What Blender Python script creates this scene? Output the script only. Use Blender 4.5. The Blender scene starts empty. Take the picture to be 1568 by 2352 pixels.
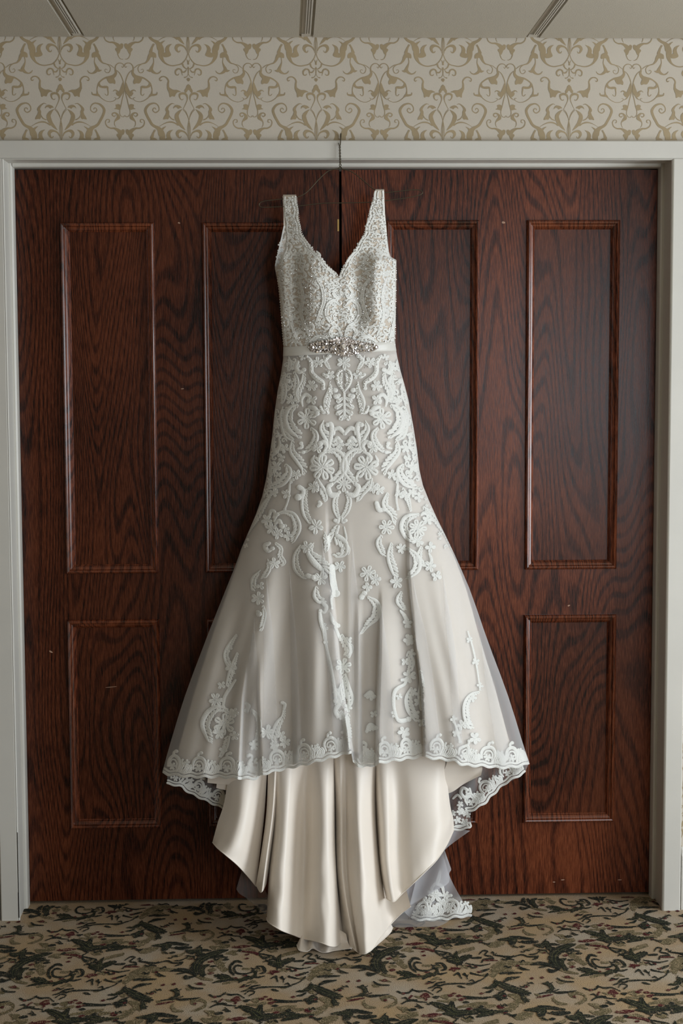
import bpy, math, random
import numpy as np
random.seed(7)
rng = np.random.default_rng(11)
scn = bpy.context.scene
COL = scn.collection

# ------------------------------------------------------------------ camera
CAM = np.array([-0.15168, -4.46877, 1.53102])
YAW, PITCH, ROLL, FPX = -0.03396, 0.08768, -0.00397, 3752.9
IW, IH = 1568.0, 2352.0
_cy, _sy = math.cos(YAW), math.sin(YAW)
FWD = np.array([-_sy * math.cos(PITCH), _cy * math.cos(PITCH), -math.sin(PITCH)])
_R = np.array([_cy, _sy, 0.0]); _U = np.cross(_R, FWD)
RGT = _R * math.cos(ROLL) + _U * math.sin(ROLL)
UPV = np.cross(RGT, FWD)
cam_d = bpy.data.cameras.new('camera'); cam = bpy.data.objects.new('camera', cam_d); COL.objects.link(cam)
from mathutils import Matrix, Vector
M4 = Matrix.Identity(4)
for i in range(3):
    M4[i][0] = RGT[i]; M4[i][1] = UPV[i]; M4[i][2] = -FWD[i]; M4[i][3] = CAM[i]
cam.matrix_world = M4
cam_d.sensor_fit = 'VERTICAL'; cam_d.sensor_height = 36.0; cam_d.lens = 36.0 * FPX / IH
cam_d.clip_start = 0.05
scn.camera = cam

# ------------------------------------------------------------------ light and exposure
world = bpy.data.worlds.new('world'); scn.world = world; world.use_nodes = True
bg = world.node_tree.nodes['Background']
bg.inputs[0].default_value = (0.75, 0.85, 1.0, 1); bg.inputs[1].default_value = 0.35
def area(name, loc, rot, sx, sy, power, col):
    l = bpy.data.lights.new(name, 'AREA'); l.shape = 'RECTANGLE'; l.size = sx; l.size_y = sy
    l.energy = power; l.color = col
    o = bpy.data.objects.new(name, l); o.location = loc; o.rotation_euler = rot; COL.objects.link(o)
    return o
# daylight through two right-hand windows; the front one is added as fill
area('window_daylight', (2.98, -1.75, 1.2), (0, math.radians(90), 0), 1.75, 2.0, 108, (0.865, 0.935, 1.0))
area('window_daylight', (2.98, -5.25, 1.2), (0, math.radians(90), 0), 1.75, 2.4, 58, (0.865, 0.935, 1.0))
area('window_daylight', (1.85, -7.18, 1.40), (math.radians(90), 0, 0), 1.7, 1.6, 66, (0.865, 0.935, 1.0))  # added source: frontal fill and haze on the right door leaf
scn.view_settings.view_transform = 'Standard'
try: scn.view_settings.look = 'None'
except Exception: pass
scn.view_settings.gamma = 1.0
scn.view_settings.use_curve_mapping = False
scn.view_settings.exposure = 0.0

# ------------------------------------------------------------------ pixel <-> place helpers (photo measurements become real positions)
def rays(px, py):
    px = np.asarray(px, float); py = np.asarray(py, float)
    a = (px - IW / 2) / FPX; b = -(py - IH / 2) / FPX
    return FWD + a[..., None] * RGT + b[..., None] * UPV
def at_y(px, py, y):
    d = rays(px, py); t = (np.asarray(y, float) - CAM[1]) / d[..., 1]
    return CAM + d * t[..., None]
def at_z(px, py, z=0.0):
    d = rays(px, py); t = (z - CAM[2]) / d[..., 2]
    return CAM + d * t[..., None]
def PD(px, py, D): return at_y(px, py, -np.asarray(D, float))

# ------------------------------------------------------------------ mesh helpers
def srgb(r, g, b):
    f = lambda c: c / 12.92 if c <= 0.04045 else ((c + 0.055) / 1.055) ** 2.4
    return (f(r / 255), f(g / 255), f(b / 255), 1)
class MB:
    def __init__(s): s.v = []; s.f = []; s.n = 0
    def add(s, v, f):
        v = np.asarray(v, float).reshape(-1, 3)
        s.v.append(v); n = s.n
        s.f.extend([tuple(i + n for i in q) for q in f]); s.n += len(v)
    def box(s, x0, x1, y0, y1, z0, z1):
        v = [(x0, y0, z0), (x1, y0, z0), (x1, y1, z0), (x0, y1, z0), (x0, y0, z1), (x1, y0, z1), (x1, y1, z1), (x0, y1, z1)]
        s.add(v, [(3, 2, 1, 0), (4, 5, 6, 7), (0, 1, 5, 4), (1, 2, 6, 5), (2, 3, 7, 6), (3, 0, 4, 7)])
    def grid(s, V, flip=False):
        n, m = V.shape[:2]
        idx = np.arange(n * m).reshape(n, m)
        q = np.stack([idx[:-1, :-1], idx[:-1, 1:], idx[1:, 1:], idx[1:, :-1]], -1).reshape(-1, 4)
        if flip: q = q[:, ::-1]
        s.add(V.reshape(-1, 3), [tuple(r) for r in q.tolist()])
    def prism(s, prof, axis, a, b):
        # profile (u,v) closed, swept along axis 'x' or 'z' or 'y' from a to b
        n = len(prof); V = []
        for c in (a, b):
            for u, w in prof:
                V.append({'x': (c, u, w), 'z': (u, w, c), 'y': (u, c, w)}[axis])
        F = [(i, (i + 1) % n, n + (i + 1) % n, n + i) for i in range(n)]
        F += [tuple(range(n - 1, -1, -1)), tuple(range(n, 2 * n))]
        s.add(V, F)
def make(name, mb, mat, parent=None, smooth=False, origin=None, kind=None, label=None, cat=None, group=None, fixn=False):
    me = bpy.data.meshes.new(name)
    V = np.concatenate(mb.v) if mb.v else np.zeros((0, 3))
    off = np.array(origin if origin is not None else ROOTS.get(parent.name, (0, 0, 0)) if parent else (0, 0, 0), float)
    me.from_pydata((V - off).tolist(), [], mb.f)
    if fixn:
        import bmesh
        b = bmesh.new(); b.from_mesh(me); bmesh.ops.recalc_face_normals(b, faces=b.faces); b.to_mesh(me); b.free()
    if smooth: me.polygons.foreach_set('use_smooth', [True] * len(me.polygons))
    me.materials.append(mat); me.update()
    o = bpy.data.objects.new(name, me); COL.objects.link(o)
    if parent: o.parent = parent; ROOTS[o.name] = tuple(off)
    elif origin is not None: o.location = origin
    if kind: o['kind'] = kind
    if label: o['label'] = label
    if cat: o['category'] = cat
    if group: o['group'] = group
    return o
ROOTS = {}
def empty(name, loc, label=None, cat=None, kind=None):
    o = bpy.data.objects.new(name, None); COL.objects.link(o); o.location = loc; o.empty_display_size = .1
    ROOTS[o.name] = tuple(loc)
    if label: o['label'] = label
    if cat: o['category'] = cat
    if kind: o['kind'] = kind
    return o
def catmull(P, step):
    P = np.asarray(P, float)
    if len(P) == 2:
        n = max(2, int(np.hypot(*(P[1] - P[0])[:2]) / step) + 1)
        return P[0] + (P[1] - P[0]) * np.linspace(0, 1, n)[:, None]
    Q = np.vstack([2 * P[0] - P[1], P, 2 * P[-1] - P[-2]]); out = []
    for i in range(1, len(Q) - 2):
        n = max(2, int(np.hypot(*(Q[i + 1] - Q[i])[:2]) / step) + 1)
        t = np.linspace(0, 1, n, endpoint=False)[:, None]
        a, b, c, d = Q[i - 1], Q[i], Q[i + 1], Q[i + 2]
        out.append(0.5 * (2 * b + (c - a) * t + (2 * a - 5 * b + 4 * c - d) * t ** 2 + (3 * b - a - 3 * c + d) * t ** 3))
    out.append(P[-1:]); return np.vstack(out)
def ribbon2d(pts, step, minw=0.0, prof=((-1, 0), (1, 0)), lobes=0.0):
    """pts (x,y,w) -> centre-line samples expanded to (n, len(prof), 2) points with heights (n, k)"""
    S = catmull(pts, step); S[:, 2] = np.maximum(S[:, 2], minw)
    T = np.gradient(S[:, :2], axis=0); L = np.hypot(T[:, 0], T[:, 1]) + 1e-9; T /= L[:, None]
    N = np.stack([-T[:, 1], T[:, 0]], 1)
    # round ends
    w0, w1 = S[0, 2], S[-1, 2]
    def cap(p, t, n, w, k): 
        return [(p + t * math.sin(a) * w / 2, n, w * math.cos(a)) for a in k]
    angs = [0.5, 1.0, 1.4]
    rows = [(p, n, w) for p, n, w in cap(S[0, :2], -T[0], N[0], w0, angs[::-1])]
    rows += [(S[i, :2], N[i], S[i, 2]) for i in range(len(S))]
    rows += cap(S[-1, :2], T[-1], N[-1], w1, angs)
    C = np.array([r[0] for r in rows]); NN = np.array([r[1] for r in rows]); W = np.array([r[2] for r in rows])
    if lobes:
        d = np.concatenate([[0], np.cumsum(np.hypot(*np.diff(C, axis=0).T))])
        W = W * (0.78 + 0.22 * np.abs(np.sin(d / lobes * math.pi)))
    k = np.array(prof)
    XY = C[:, None, :] + NN[:, None, :] * (W[:, None, None] / 2) * k[None, :, 0, None]
    Hh = np.minimum(W, 14)[:, None] * k[None, :, 1]
    return XY, Hh

# ------------------------------------------------------------------ materials
def newmat(name):
    m = bpy.data.materials.new(name); m.use_nodes = True
    nt = m.node_tree; return m, nt, nt.nodes['Principled BSDF']
def nd(nt, t, **k):
    n = nt.nodes.new(t)
    for a, b in k.items():
        if a in n.inputs: n.inputs[a].default_value = b
        else: setattr(n, a, b)
    return n
def simple(name, col, rough=.5, bump=0, bscale=200, var=0.0, metallic=0, spec=.5, vscale=6, sheen=0):
    m, nt, b = newmat(name)
    b.inputs['Base Color'].default_value = col; b.inputs['Roughness'].default_value = rough
    b.inputs['Metallic'].default_value = metallic; b.inputs['Specular IOR Level'].default_value = spec
    if sheen: b.inputs['Sheen Weight'].default_value = sheen
    tc = nd(nt, 'ShaderNodeTexCoord')
    if var:
        n = nd(nt, 'ShaderNodeTexNoise', Scale=vscale, Detail=5.0); nt.links.new(tc.outputs['Object'], n.inputs['Vector'])
        r = nd(nt, 'ShaderNodeMapRange'); r.inputs['From Min'].default_value = .3; r.inputs['From Max'].default_value = .7
        r.inputs['To Min'].default_value = 1 - var; r.inputs['To Max'].default_value = 1 + var
        nt.links.new(n.outputs['Fac'], r.inputs['Value'])
        mx = nd(nt, 'ShaderNodeVectorMath', operation='SCALE'); mx.inputs[0].default_value = col[:3]
        nt.links.new(r.outputs[0], mx.inputs['Scale']); nt.links.new(mx.outputs[0], b.inputs['Base Color'])
    if bump:
        n = nd(nt, 'ShaderNodeTexNoise', Scale=bscale, Detail=3.0); nt.links.new(tc.outputs['Object'], n.inputs['Vector'])
        bp = nd(nt, 'ShaderNodeBump', Strength=bump, Distance=.002); nt.links.new(n.outputs['Fac'], bp.inputs['Height'])
        nt.links.new(bp.outputs[0], b.inputs['Normal'])
    return m
def wood(name, off, tone=1.0, horizontal=False, scale=1.0):
    m, nt, b = newmat(name); L = nt.links.new
    tc = nd(nt, 'ShaderNodeTexCoord')
    mp = nd(nt, 'ShaderNodeMapping'); mp.inputs['Location'].default_value = off
    mp.inputs['Scale'].default_value = (0.50 * scale, 1, 3.3 * scale) if horizontal else (3.3 * scale, 1, 0.50 * scale)
    L(tc.outputs['Object'], mp.inputs['Vector'])
    n1 = nd(nt, 'ShaderNodeTexNoise', Scale=1.0, Detail=1.6, Roughness=.4, Distortion=.2); L(mp.outputs[0], n1.inputs['Vector'])
    mul = nd(nt, 'ShaderNodeMath', operation='MULTIPLY'); mul.inputs[1].default_value = 430.0; L(n1.outputs['Fac'], mul.inputs[0])
    sn = nd(nt, 'ShaderNodeMath', operation='SINE'); L(mul.outputs[0], sn.inputs[0])
    # fine pores
    mp2 = nd(nt, 'ShaderNodeMapping'); mp2.inputs['Scale'].default_value = (26, 1, 420) if horizontal else (420, 1, 26)
    L(tc.outputs['Object'], mp2.inputs['Vector'])
    n2 = nd(nt, 'ShaderNodeTexNoise', Scale=1.0, Detail=4.0, Roughness=.65); L(mp2.outputs[0], n2.inputs['Vector'])
    n3 = nd(nt, 'ShaderNodeTexNoise', Scale=2.3, Detail=3.0); L(tc.outputs['Object'], n3.inputs['Vector'])
    a1 = nd(nt, 'ShaderNodeMath', operation='MULTIPLY_ADD'); a1.inputs[1].default_value = .09; a1.inputs[2].default_value = .0
    sh = nd(nt, 'ShaderNodeMapRange', interpolation_type='SMOOTHSTEP'); sh.inputs['From Min'].default_value = -1.0; sh.inputs['From Max'].default_value = .1; sh.inputs['To Min'].default_value = -1.0; sh.inputs['To Max'].default_value = .55
    L(sn.outputs[0], sh.inputs['Value']); L(sh.outputs[0], a1.inputs[0])
    a2 = nd(nt, 'ShaderNodeMath', operation='MULTIPLY_ADD'); a2.inputs[1].default_value = .85; L(n2.outputs['Fac'], a2.inputs[0]); L(a1.outputs[0], a2.inputs[2])
    a3 = nd(nt, 'ShaderNodeMath', operation='MULTIPLY_ADD'); a3.inputs[1].default_value = .40; L(n3.outputs['Fac'], a3.inputs[0]); L(a2.outputs[0], a3.inputs[2])
    cr = nd(nt, 'ShaderNodeValToRGB')
    e = cr.color_ramp.elements
    e[0].position = .42; e[0].color = tuple(c * tone for c in (0.0065, 0.0021, 0.0014)) + (1,)
    e[1].position = .80; e[1].color = tuple(c * tone for c in (0.100, 0.0262, 0.0098)) + (1,)
    k = e.new(.585); k.color = tuple(c * tone for c in (0.040, 0.0092, 0.0038)) + (1,)
    L(a3.outputs[0], cr.inputs[0]); L(cr.outputs[0], b.inputs['Base Color'])
    b.inputs['Roughness'].default_value = .34; b.inputs['Specular IOR Level'].default_value = .26
    rr = nd(nt, 'ShaderNodeMapRange'); rr.inputs['To Min'].default_value = .20; rr.inputs['To Max'].default_value = .34
    L(n2.outputs['Fac'], rr.inputs['Value']); L(rr.outputs[0], b.inputs['Roughness'])
    bp = nd(nt, 'ShaderNodeBump', Strength=.25, Distance=.0012); L(a2.outputs[0], bp.inputs['Height']); L(bp.outputs[0], b.inputs['Normal'])
    return m
M = {}
M['paint'] = simple('white_trim_paint', srgb(206, 203, 194), .42, .08, 60, .03)
M['wallpaper'] = simple('wallpaper_paper', srgb(198, 189, 174), .7, .12, 300, .03, vscale=3)
M['ink'] = simple('wallpaper_scroll_print', srgb(163, 145, 113), .6, .1, 300, .10, vscale=14)
M['wall'] = simple('plain_wall', srgb(176, 160, 134), .8)
M['tile'] = simple('ceiling_tile', srgb(190, 183, 168), .9, .55, 420, .07, vscale=260)
M['tee'] = simple('ceiling_grid_metal', srgb(196, 190, 178), .5)
M['dark'] = simple('dark_gap', (0.004, 0.003, 0.003, 1), .9)
M['wood_l'] = wood('stained_oak_left', (3.1, 0, 1.7), 1.2)
M['wood_r_lit'] = wood('stained_oak_right_lit', (7.7, 0, 4.2), 1.9)  # brighter tone paints the haze of light into this leaf's colour
M['wood_p'] = wood('stained_oak_panel', (12.3, 0, 9.1), 1.3, scale=1.15)
M['mould_v'] = wood('moulding_oak', (5.0, 0, 2.0), 2.3)
M['mould_v'].node_tree.nodes['Principled BSDF'].inputs['Coat Weight'].default_value = .9
M['mould_v'].node_tree.nodes['Principled BSDF'].inputs['Coat Roughness'].default_value = .16
M['brass'] = simple('aged_brass', (0.42, 0.27, 0.10, 1), .35, metallic=1)
M['wire'] = simple('bronze_wire', (0.10, 0.085, 0.055, 1), .38, metallic=.85)
def carpet_mat(name, col, col2, base, mixat):
    m, nt, b = newmat(name); L = nt.links.new
    tc = nd(nt, 'ShaderNodeTexCoord')
    n = nd(nt, 'ShaderNodeTexNoise', Scale=330.0, Detail=2.0); L(tc.outputs['Object'], n.inputs['Vector'])
    n2 = nd(nt, 'ShaderNodeTexNoise', Scale=60.0, Detail=2.0); L(tc.outputs['Object'], n2.inputs['Vector'])
    a = nd(nt, 'ShaderNodeMath', operation='MULTIPLY_ADD'); a.inputs[1].default_value = .5; L(n2.outputs['Fac'], a.inputs[0]); L(n.outputs['Fac'], a.inputs[2])
    cr = nd(nt, 'ShaderNodeValToRGB'); e = cr.color_ramp.elements
    e[0].position = .52; e[0].color = col; e[1].position = mixat + .12; e[1].color = base
    k = e.new(mixat); k.color = col2
    L(a.outputs[0], cr.inputs[0]); L(cr.outputs[0], b.inputs['Base Color'])
    b.inputs['Roughness'].default_value = .95; b.inputs['Specular IOR Level'].default_value = .05
    bp = nd(nt, 'ShaderNodeBump', Strength=.7, Distance=.003); L(n.outputs['Fac'], bp.inputs['Height']); L(bp.outputs[0], b.inputs['Normal'])
    return m
def carpet_base():
    m, nt, b = newmat('carpet_ground'); L = nt.links.new
    tc = nd(nt, 'ShaderNodeTexCoord')
    n = nd(nt, 'ShaderNodeTexNoise', Scale=5.5, Detail=3.0); L(tc.outputs['Object'], n.inputs['Vector'])
    cr = nd(nt, 'ShaderNodeValToRGB'); e = cr.color_ramp.elements
    e[0].position = .36; e[0].color = srgb(184, 170, 150); e[1].position = .68; e[1].color = srgb(184, 157, 119)
    k = e.new(.54); k.color = srgb(178, 155, 125)
    L(n.outputs['Fac'], cr.inputs[0])
    n2 = nd(nt, 'ShaderNodeTexNoise', Scale=430.0, Detail=2.0); L(tc.outputs['Object'], n2.inputs['Vector'])
    r = nd(nt, 'ShaderNodeMapRange'); r.inputs['From Min'].default_value = .3; r.inputs['From Max'].default_value = .7
    r.inputs['To Min'].default_value = .72; r.inputs['To Max'].default_value = 1.2; L(n2.outputs['Fac'], r.inputs['Value'])
    mx = nd(nt, 'ShaderNodeVectorMath', operation='SCALE'); L(cr.outputs[0], mx.inputs[0]); L(r.outputs[0], mx.inputs['Scale'])
    L(mx.outputs[0], b.inputs['Base Color']); b.inputs['Roughness'].default_value = .95; b.inputs['Specular IOR Level'].default_value = .15
    bp = nd(nt, 'ShaderNodeBump', Strength=.8, Distance=.003); L(n2.outputs['Fac'], bp.inputs['Height']); L(bp.outputs[0], b.inputs['Normal'])
    return m
M['carpet'] = carpet_base()
M['c_dark'] = carpet_mat('carpet_dark_green', srgb(29, 33, 31), srgb(61, 62, 54), srgb(150, 133, 106), .88)
M['c_olive'] = carpet_mat('carpet_olive', srgb(93, 85, 64), srgb(120, 109, 83), srgb(172, 152, 122), .80)
M['c_red'] = carpet_mat('carpet_maroon', srgb(66, 26, 32), srgb(96, 52, 50), srgb(160, 138, 112), .82)

M['c_vein'] = carpet_mat('carpet_vein', srgb(58, 62, 48), srgb(84, 84, 62), srgb(140, 128, 98), .86)
def satin(name, col, rough=.42):
    m = simple(name, col, rough, .10, 35, .03, spec=.45, vscale=5, sheen=.25); return m
M['lining'] = satin('ivory_satin', srgb(243, 233, 220))
M['under'] = satin('under_satin', srgb(237, 226, 211), .5)
M['bodice'] = satin('nude_lining', srgb(206, 194, 178), .6)
M['ribbon'] = satin('white_ribbon', srgb(222, 220, 212), .35)
def lace_mat(name, col, bump=.9):
    m, nt, b = newmat(name); L = nt.links.new
    tc = nd(nt, 'ShaderNodeTexCoord')
    b.inputs['Base Color'].default_value = col; b.inputs['Roughness'].default_value = .62; b.inputs['Sheen Weight'].default_value = .3
    n = nd(nt, 'ShaderNodeTexNoise', Scale=520.0, Detail=2.0); L(tc.outputs['Object'], n.inputs['Vector'])
    r = nd(nt, 'ShaderNodeMapRange'); r.inputs['From Min'].default_value = .3; r.inputs['From Max'].default_value = .65
    r.inputs['To Min'].default_value = .90; r.inputs['To Max'].default_value = 1.04; L(n.outputs['Fac'], r.inputs['Value'])
    mx = nd(nt, 'ShaderNodeVectorMath', operation='SCALE'); mx.inputs[0].default_value = col[:3]; L(r.outputs[0], mx.inputs['Scale'])
    L(mx.outputs[0], b.inputs['Base Color'])
    bp = nd(nt, 'ShaderNodeBump', Strength=bump, Distance=.0012); L(n.outputs['Fac'], bp.inputs['Height']); L(bp.outputs[0], b.inputs['Normal'])
    return m
M['lace'] = lace_mat('embroidered_lace', srgb(236, 236, 230))
def tulle(name, col, alpha):
    m, nt, b = newmat(name); L = nt.links.new
    out = nt.nodes['Material Output']
    d = nd(nt, 'ShaderNodeBsdfDiffuse'); d.inputs[0].default_value = col
    tl = nd(nt, 'ShaderNodeBsdfTranslucent'); tl.inputs[0].default_value = col
    m1 = nd(nt, 'ShaderNodeMixShader'); m1.inputs[0].default_value = .35; L(d.outputs[0], m1.inputs[1]); L(tl.outputs[0], m1.inputs[2])
    tr = nd(nt, 'ShaderNodeBsdfTransparent')
    lw = nd(nt, 'ShaderNodeLayerWeight'); lw.inputs['Blend'].default_value = .35
    r = nd(nt, 'ShaderNodeMapRange'); r.inputs['To Min'].default_value = alpha; r.inputs['To Max'].default_value = min(1, alpha + .45)
    L(lw.outputs['Facing'], r.inputs['Value'])
    mx = nd(nt, 'ShaderNodeMixShader'); L(r.outputs[0], mx.inputs[0]); L(tr.outputs[0], mx.inputs[1]); L(m1.outputs[0], mx.inputs[2])
    nt.nodes.remove(b); L(mx.outputs[0], out.inputs[0]); return m
M['tulle'] = tulle('white_tulle', srgb(231, 231, 231), .42)
M['tulle2'] = tulle('loose_tulle', srgb(231, 230, 229), .28)
M['tulle3'] = tulle('gathered_tulle', srgb(230, 230, 233), .58)
M['bead'] = simple('glass_bead', (0.86, 0.84, 0.81, 1), .12, metallic=.75)
M['stone'] = simple('rhinestone', (0.93, 0.90, 0.88, 1), .10, metallic=.88)
M['setting'] = simple('silver_setting', (0.35, 0.30, 0.27, 1), .3, metallic=1.0)

# ------------------------------------------------------------------ room
W, H, HC, AJ, DY, WY = 1.78958, 2.08435, 2.41645, 0.0097, 0.14, 0.018
G0 = -0.69908
XL, XR, YF = -6.2, 2.8, -7.0
CW = 0.0495                                  # casing width
m = MB(); m.box(XL, XR, YF, .30, -.05, 0); floor = make('floor', m, M['carpet'], kind='structure', label='beige carpet with dark green scrolling leaf pattern')
m = MB(); m.box(XL, XR, YF, .30, HC + .03, HC + .08); ceiling = make('ceiling', m, M['dark'], kind='structure')
m = MB()
m.box(XL, -(W / 2 + AJ + .021), WY, .22, 0, HC + .03); m.box(W / 2 + AJ + .021, XR, WY, .22, 0, HC + .03)
m.box(-(W / 2 + AJ + .021), W / 2 + AJ + .021, WY, .22, H + AJ + .021, HC + .03)
m.box(-(W / 2 + AJ + .021), W / 2 + AJ + .021, .205, .22, 0, H + AJ + .021)  # unseen backing added behind the doors to stop light leaking through
wall_back = make('wall_back', m, M['wallpaper'], kind='structure', label='cream wallpapered wall with tan scroll damask above the doors')
m = MB(); m.box(XL - .1, XL, YF, .22, 0, HC + .03); make('wall_left', m, M['wall'], kind='structure')
m = MB(); fx0, fx1, fz0, fz1 = 1.0, 2.7, .6, 2.2
m.box(XL - .1, fx0, YF - .1, YF, 0, HC + .03); m.box(fx1, XR + .1, YF - .1, YF, 0, HC + .03); m.box(fx0, fx1, YF - .1, YF, 0, fz0); m.box(fx0, fx1, YF - .1, YF, fz1, HC + .03)
make('wall_front', m, M['wall'], kind='structure')
m = MB(); t = .05
m.box(fx0, fx0 + t, YF - .08, YF - .02, fz0, fz1); m.box(fx1 - t, fx1, YF - .08, YF - .02, fz0, fz1); m.box(fx0 + t, fx1 - t, YF - .08, YF - .02, fz0, fz0 + t); m.box(fx0 + t, fx1 - t, YF - .08, YF - .02, fz1 - t, fz1)
make('window_3', m, M['paint'], kind='structure')  # unseen window added to frame the front fill light
m = MB()
wins = ((-2.75, -.75), (-6.45, -4.05)); z0, z1 = .32, 2.08
ys = [.22, -.75, -2.75, -4.05, -6.45, YF]
for a, b in ((ys[0], ys[1]), (ys[2], ys[3]), (ys[4], ys[5])): m.box(XR, XR + .12, b, a, 0, HC + .03)
for b, a in wins: m.box(XR, XR + .12, b, a, 0, z0); m.box(XR, XR + .12, b, a, z1, HC + .03)
make('wall_right', m, M['wall'], kind='structure')
for i, (a, b) in enumerate(wins):
    m = MB(); t = .05
    m.box(XR + .02, XR + .08, a, a + t, z0, z1); m.box(XR + .02, XR + .08, b - t, b, z0, z1)
    m.box(XR + .02, XR + .08, a + t, b - t, z0, z0 + t); m.box(XR + .02, XR + .08, a + t, b - t, z1 - t, z1)
    w = make('window_%d' % (i + 1), m, M['paint'], kind='structure')
    m = MB(); c = (a + b) / 2; m.box(XR + .03, XR + .07, c - .02, c + .02, z0 + t, z1 - t); make('mullion', m, M['paint'], w)

# ceiling tiles and grid bars
tees = [G0 + .6096 * k for k in range(-9, 6)]
tile_mb = MB(); hw = .6096 / 2
a = hw - .0125; b = hw - .019; zt = .0
tile_mb.add([(-a, -.6, .008), (a, -.6, .008), (a, .6, .008), (-a, .6, .008), (-b, -.594, 0), (b, -.594, 0), (b, .594, 0), (-b, .594, 0),
             (-a, -.6, .02), (a, -.6, .02), (a, .6, .02), (-a, .6, .02), (-b, -.594, .008), (b, -.594, .008), (b, .594, .008), (-b, .594, .008)],
            [(7, 6, 5, 4), (4, 5, 13, 12), (5, 6, 14, 13), (6, 7, 15, 14), (7, 4, 12, 15), (12, 13, 1, 0), (13, 14, 2, 1), (14, 15, 3, 2), (15, 12, 0, 3),
             (0, 1, 9, 8), (1, 2, 10, 9), (2, 3, 11, 10), (3, 0, 8, 11), (8, 9, 10, 11)])
first = None
for k in range(-9, 5):
    for r in range(9):
        x = G0 + .6096 * (k + .5); y = WY - .6 - r * 1.2192
        if x + hw > XR + .1 or x - hw < XL - .1 or y - .6 < YF - .2: continue
        if first is None:
            o = first = make('ceiling_tile', tile_mb, M['tile'], ceiling)
        else:
            o = first.copy(); COL.objects.link(o); o.parent = ceiling
        o.location = (x, y, HC)
tee_first = None
for X in tees:
    if X > XR or X < XL: continue
    if tee_first is None:
        m = MB(); w = .0125
        prof = [(-w, .012), (-w, .005), (-.0035, .005), (-.0035, -.001), (-.0008, -.001), (-.0008, .004), (.0022, .004), (.0022, -.001), (.0050, -.001), (.0050, .004),
                (.0082, .004), (.0082, -.001), (.0115, -.001), (w, .004), (w, .012)]
        m.prism(prof, 'y', -.024, YF)
        m.box(-w, w, -.018, WY, .003, .012)
        tee_first = o = make('ceiling_grid_bar', m, M['tee'], ceiling, fixn=True)
    else:
        o = tee_first.copy(); COL.objects.link(o); o.parent = ceiling
    o.location = (X, 0, HC)

# door casing, jambs and stops
def trim(n, mb, label): return make('trim_%d' % n, mb, M['paint'], kind='structure', label=label, fixn=True)
xo = W / 2 + AJ
def bevel_rect(x0, x1, y0, y1, e=.003):
    return [(x0 + e, y0), (x1 - e, y0), (x1, y0 + e), (x1, y1), (x0, y1), (x0, y0 + e)]
for s, n, nm in ((-1, 1, 'left'), (1, 2, 'right')):
    m = MB(); xs = sorted((s * xo, s * (xo + CW)))
    m.prism(bevel_rect(xs[0], xs[1], 0.0, WY), 'z', 0, H + AJ)
    xs = sorted((s * xo, s * (xo + .02))); m.box(xs[0], xs[1], WY, .20, 0, H + AJ)
    st = sorted((s * (W / 2), s * xo)); e = .004
    prof = [(s * xo, .10), (s * (W / 2 + .005), .10), (s * (W / 2 + .001), .103), (s * W / 2, .108), (s * W / 2, .1385), (s * xo, .1385)]
    m.prism(prof, 'z', 0, H + AJ)
    # shallow bead along the inner edge of the jamb
    m.prism([(s * xo, .0), (s * (xo - .0028), .004), (s * (xo - .0028), .012), (s * xo, .016)], 'z', 0, H + AJ)
    trim(n, m, 'white painted door casing, %s upright' % nm)
m = MB()
m.prism([(0.003, H + AJ), (0, H + AJ + .003), (0, H + AJ + CW - .003), (.003, H + AJ + CW), (WY, H + AJ + CW), (WY, H + AJ)], 'x', -(xo + CW), xo + CW)
m.box(-xo, xo, WY, .20, H + AJ, H + AJ + .02)
m.prism([(.10, H + AJ), (.10, H + .004), (.103, H + .001), (.107, H), (.1385, H), (.1385, H + AJ)], 'x', -W / 2, W / 2)
m.prism([(.0, H + AJ), (.004, H + AJ - .0028), (.012, H + AJ - .0028), (.016, H + AJ)], 'x', -xo, xo)
trim(3, m, 'white painted head casing above the double doors')
for s, nm in ((-1, 'left'), (1, 'right')):
    m = MB(); a, b = sorted((s * (xo + CW + .0035), s * (3.8 if s < 0 else 2.79)))
    m.prism([(.006, 0), (.006, .155), (.010, .163), (.010, .172), (.014, .180), (WY, .180), (WY, 0)], 'x', a, b)
    make('baseboard_' + nm, m, M['paint'], kind='structure', fixn=True)

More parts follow.
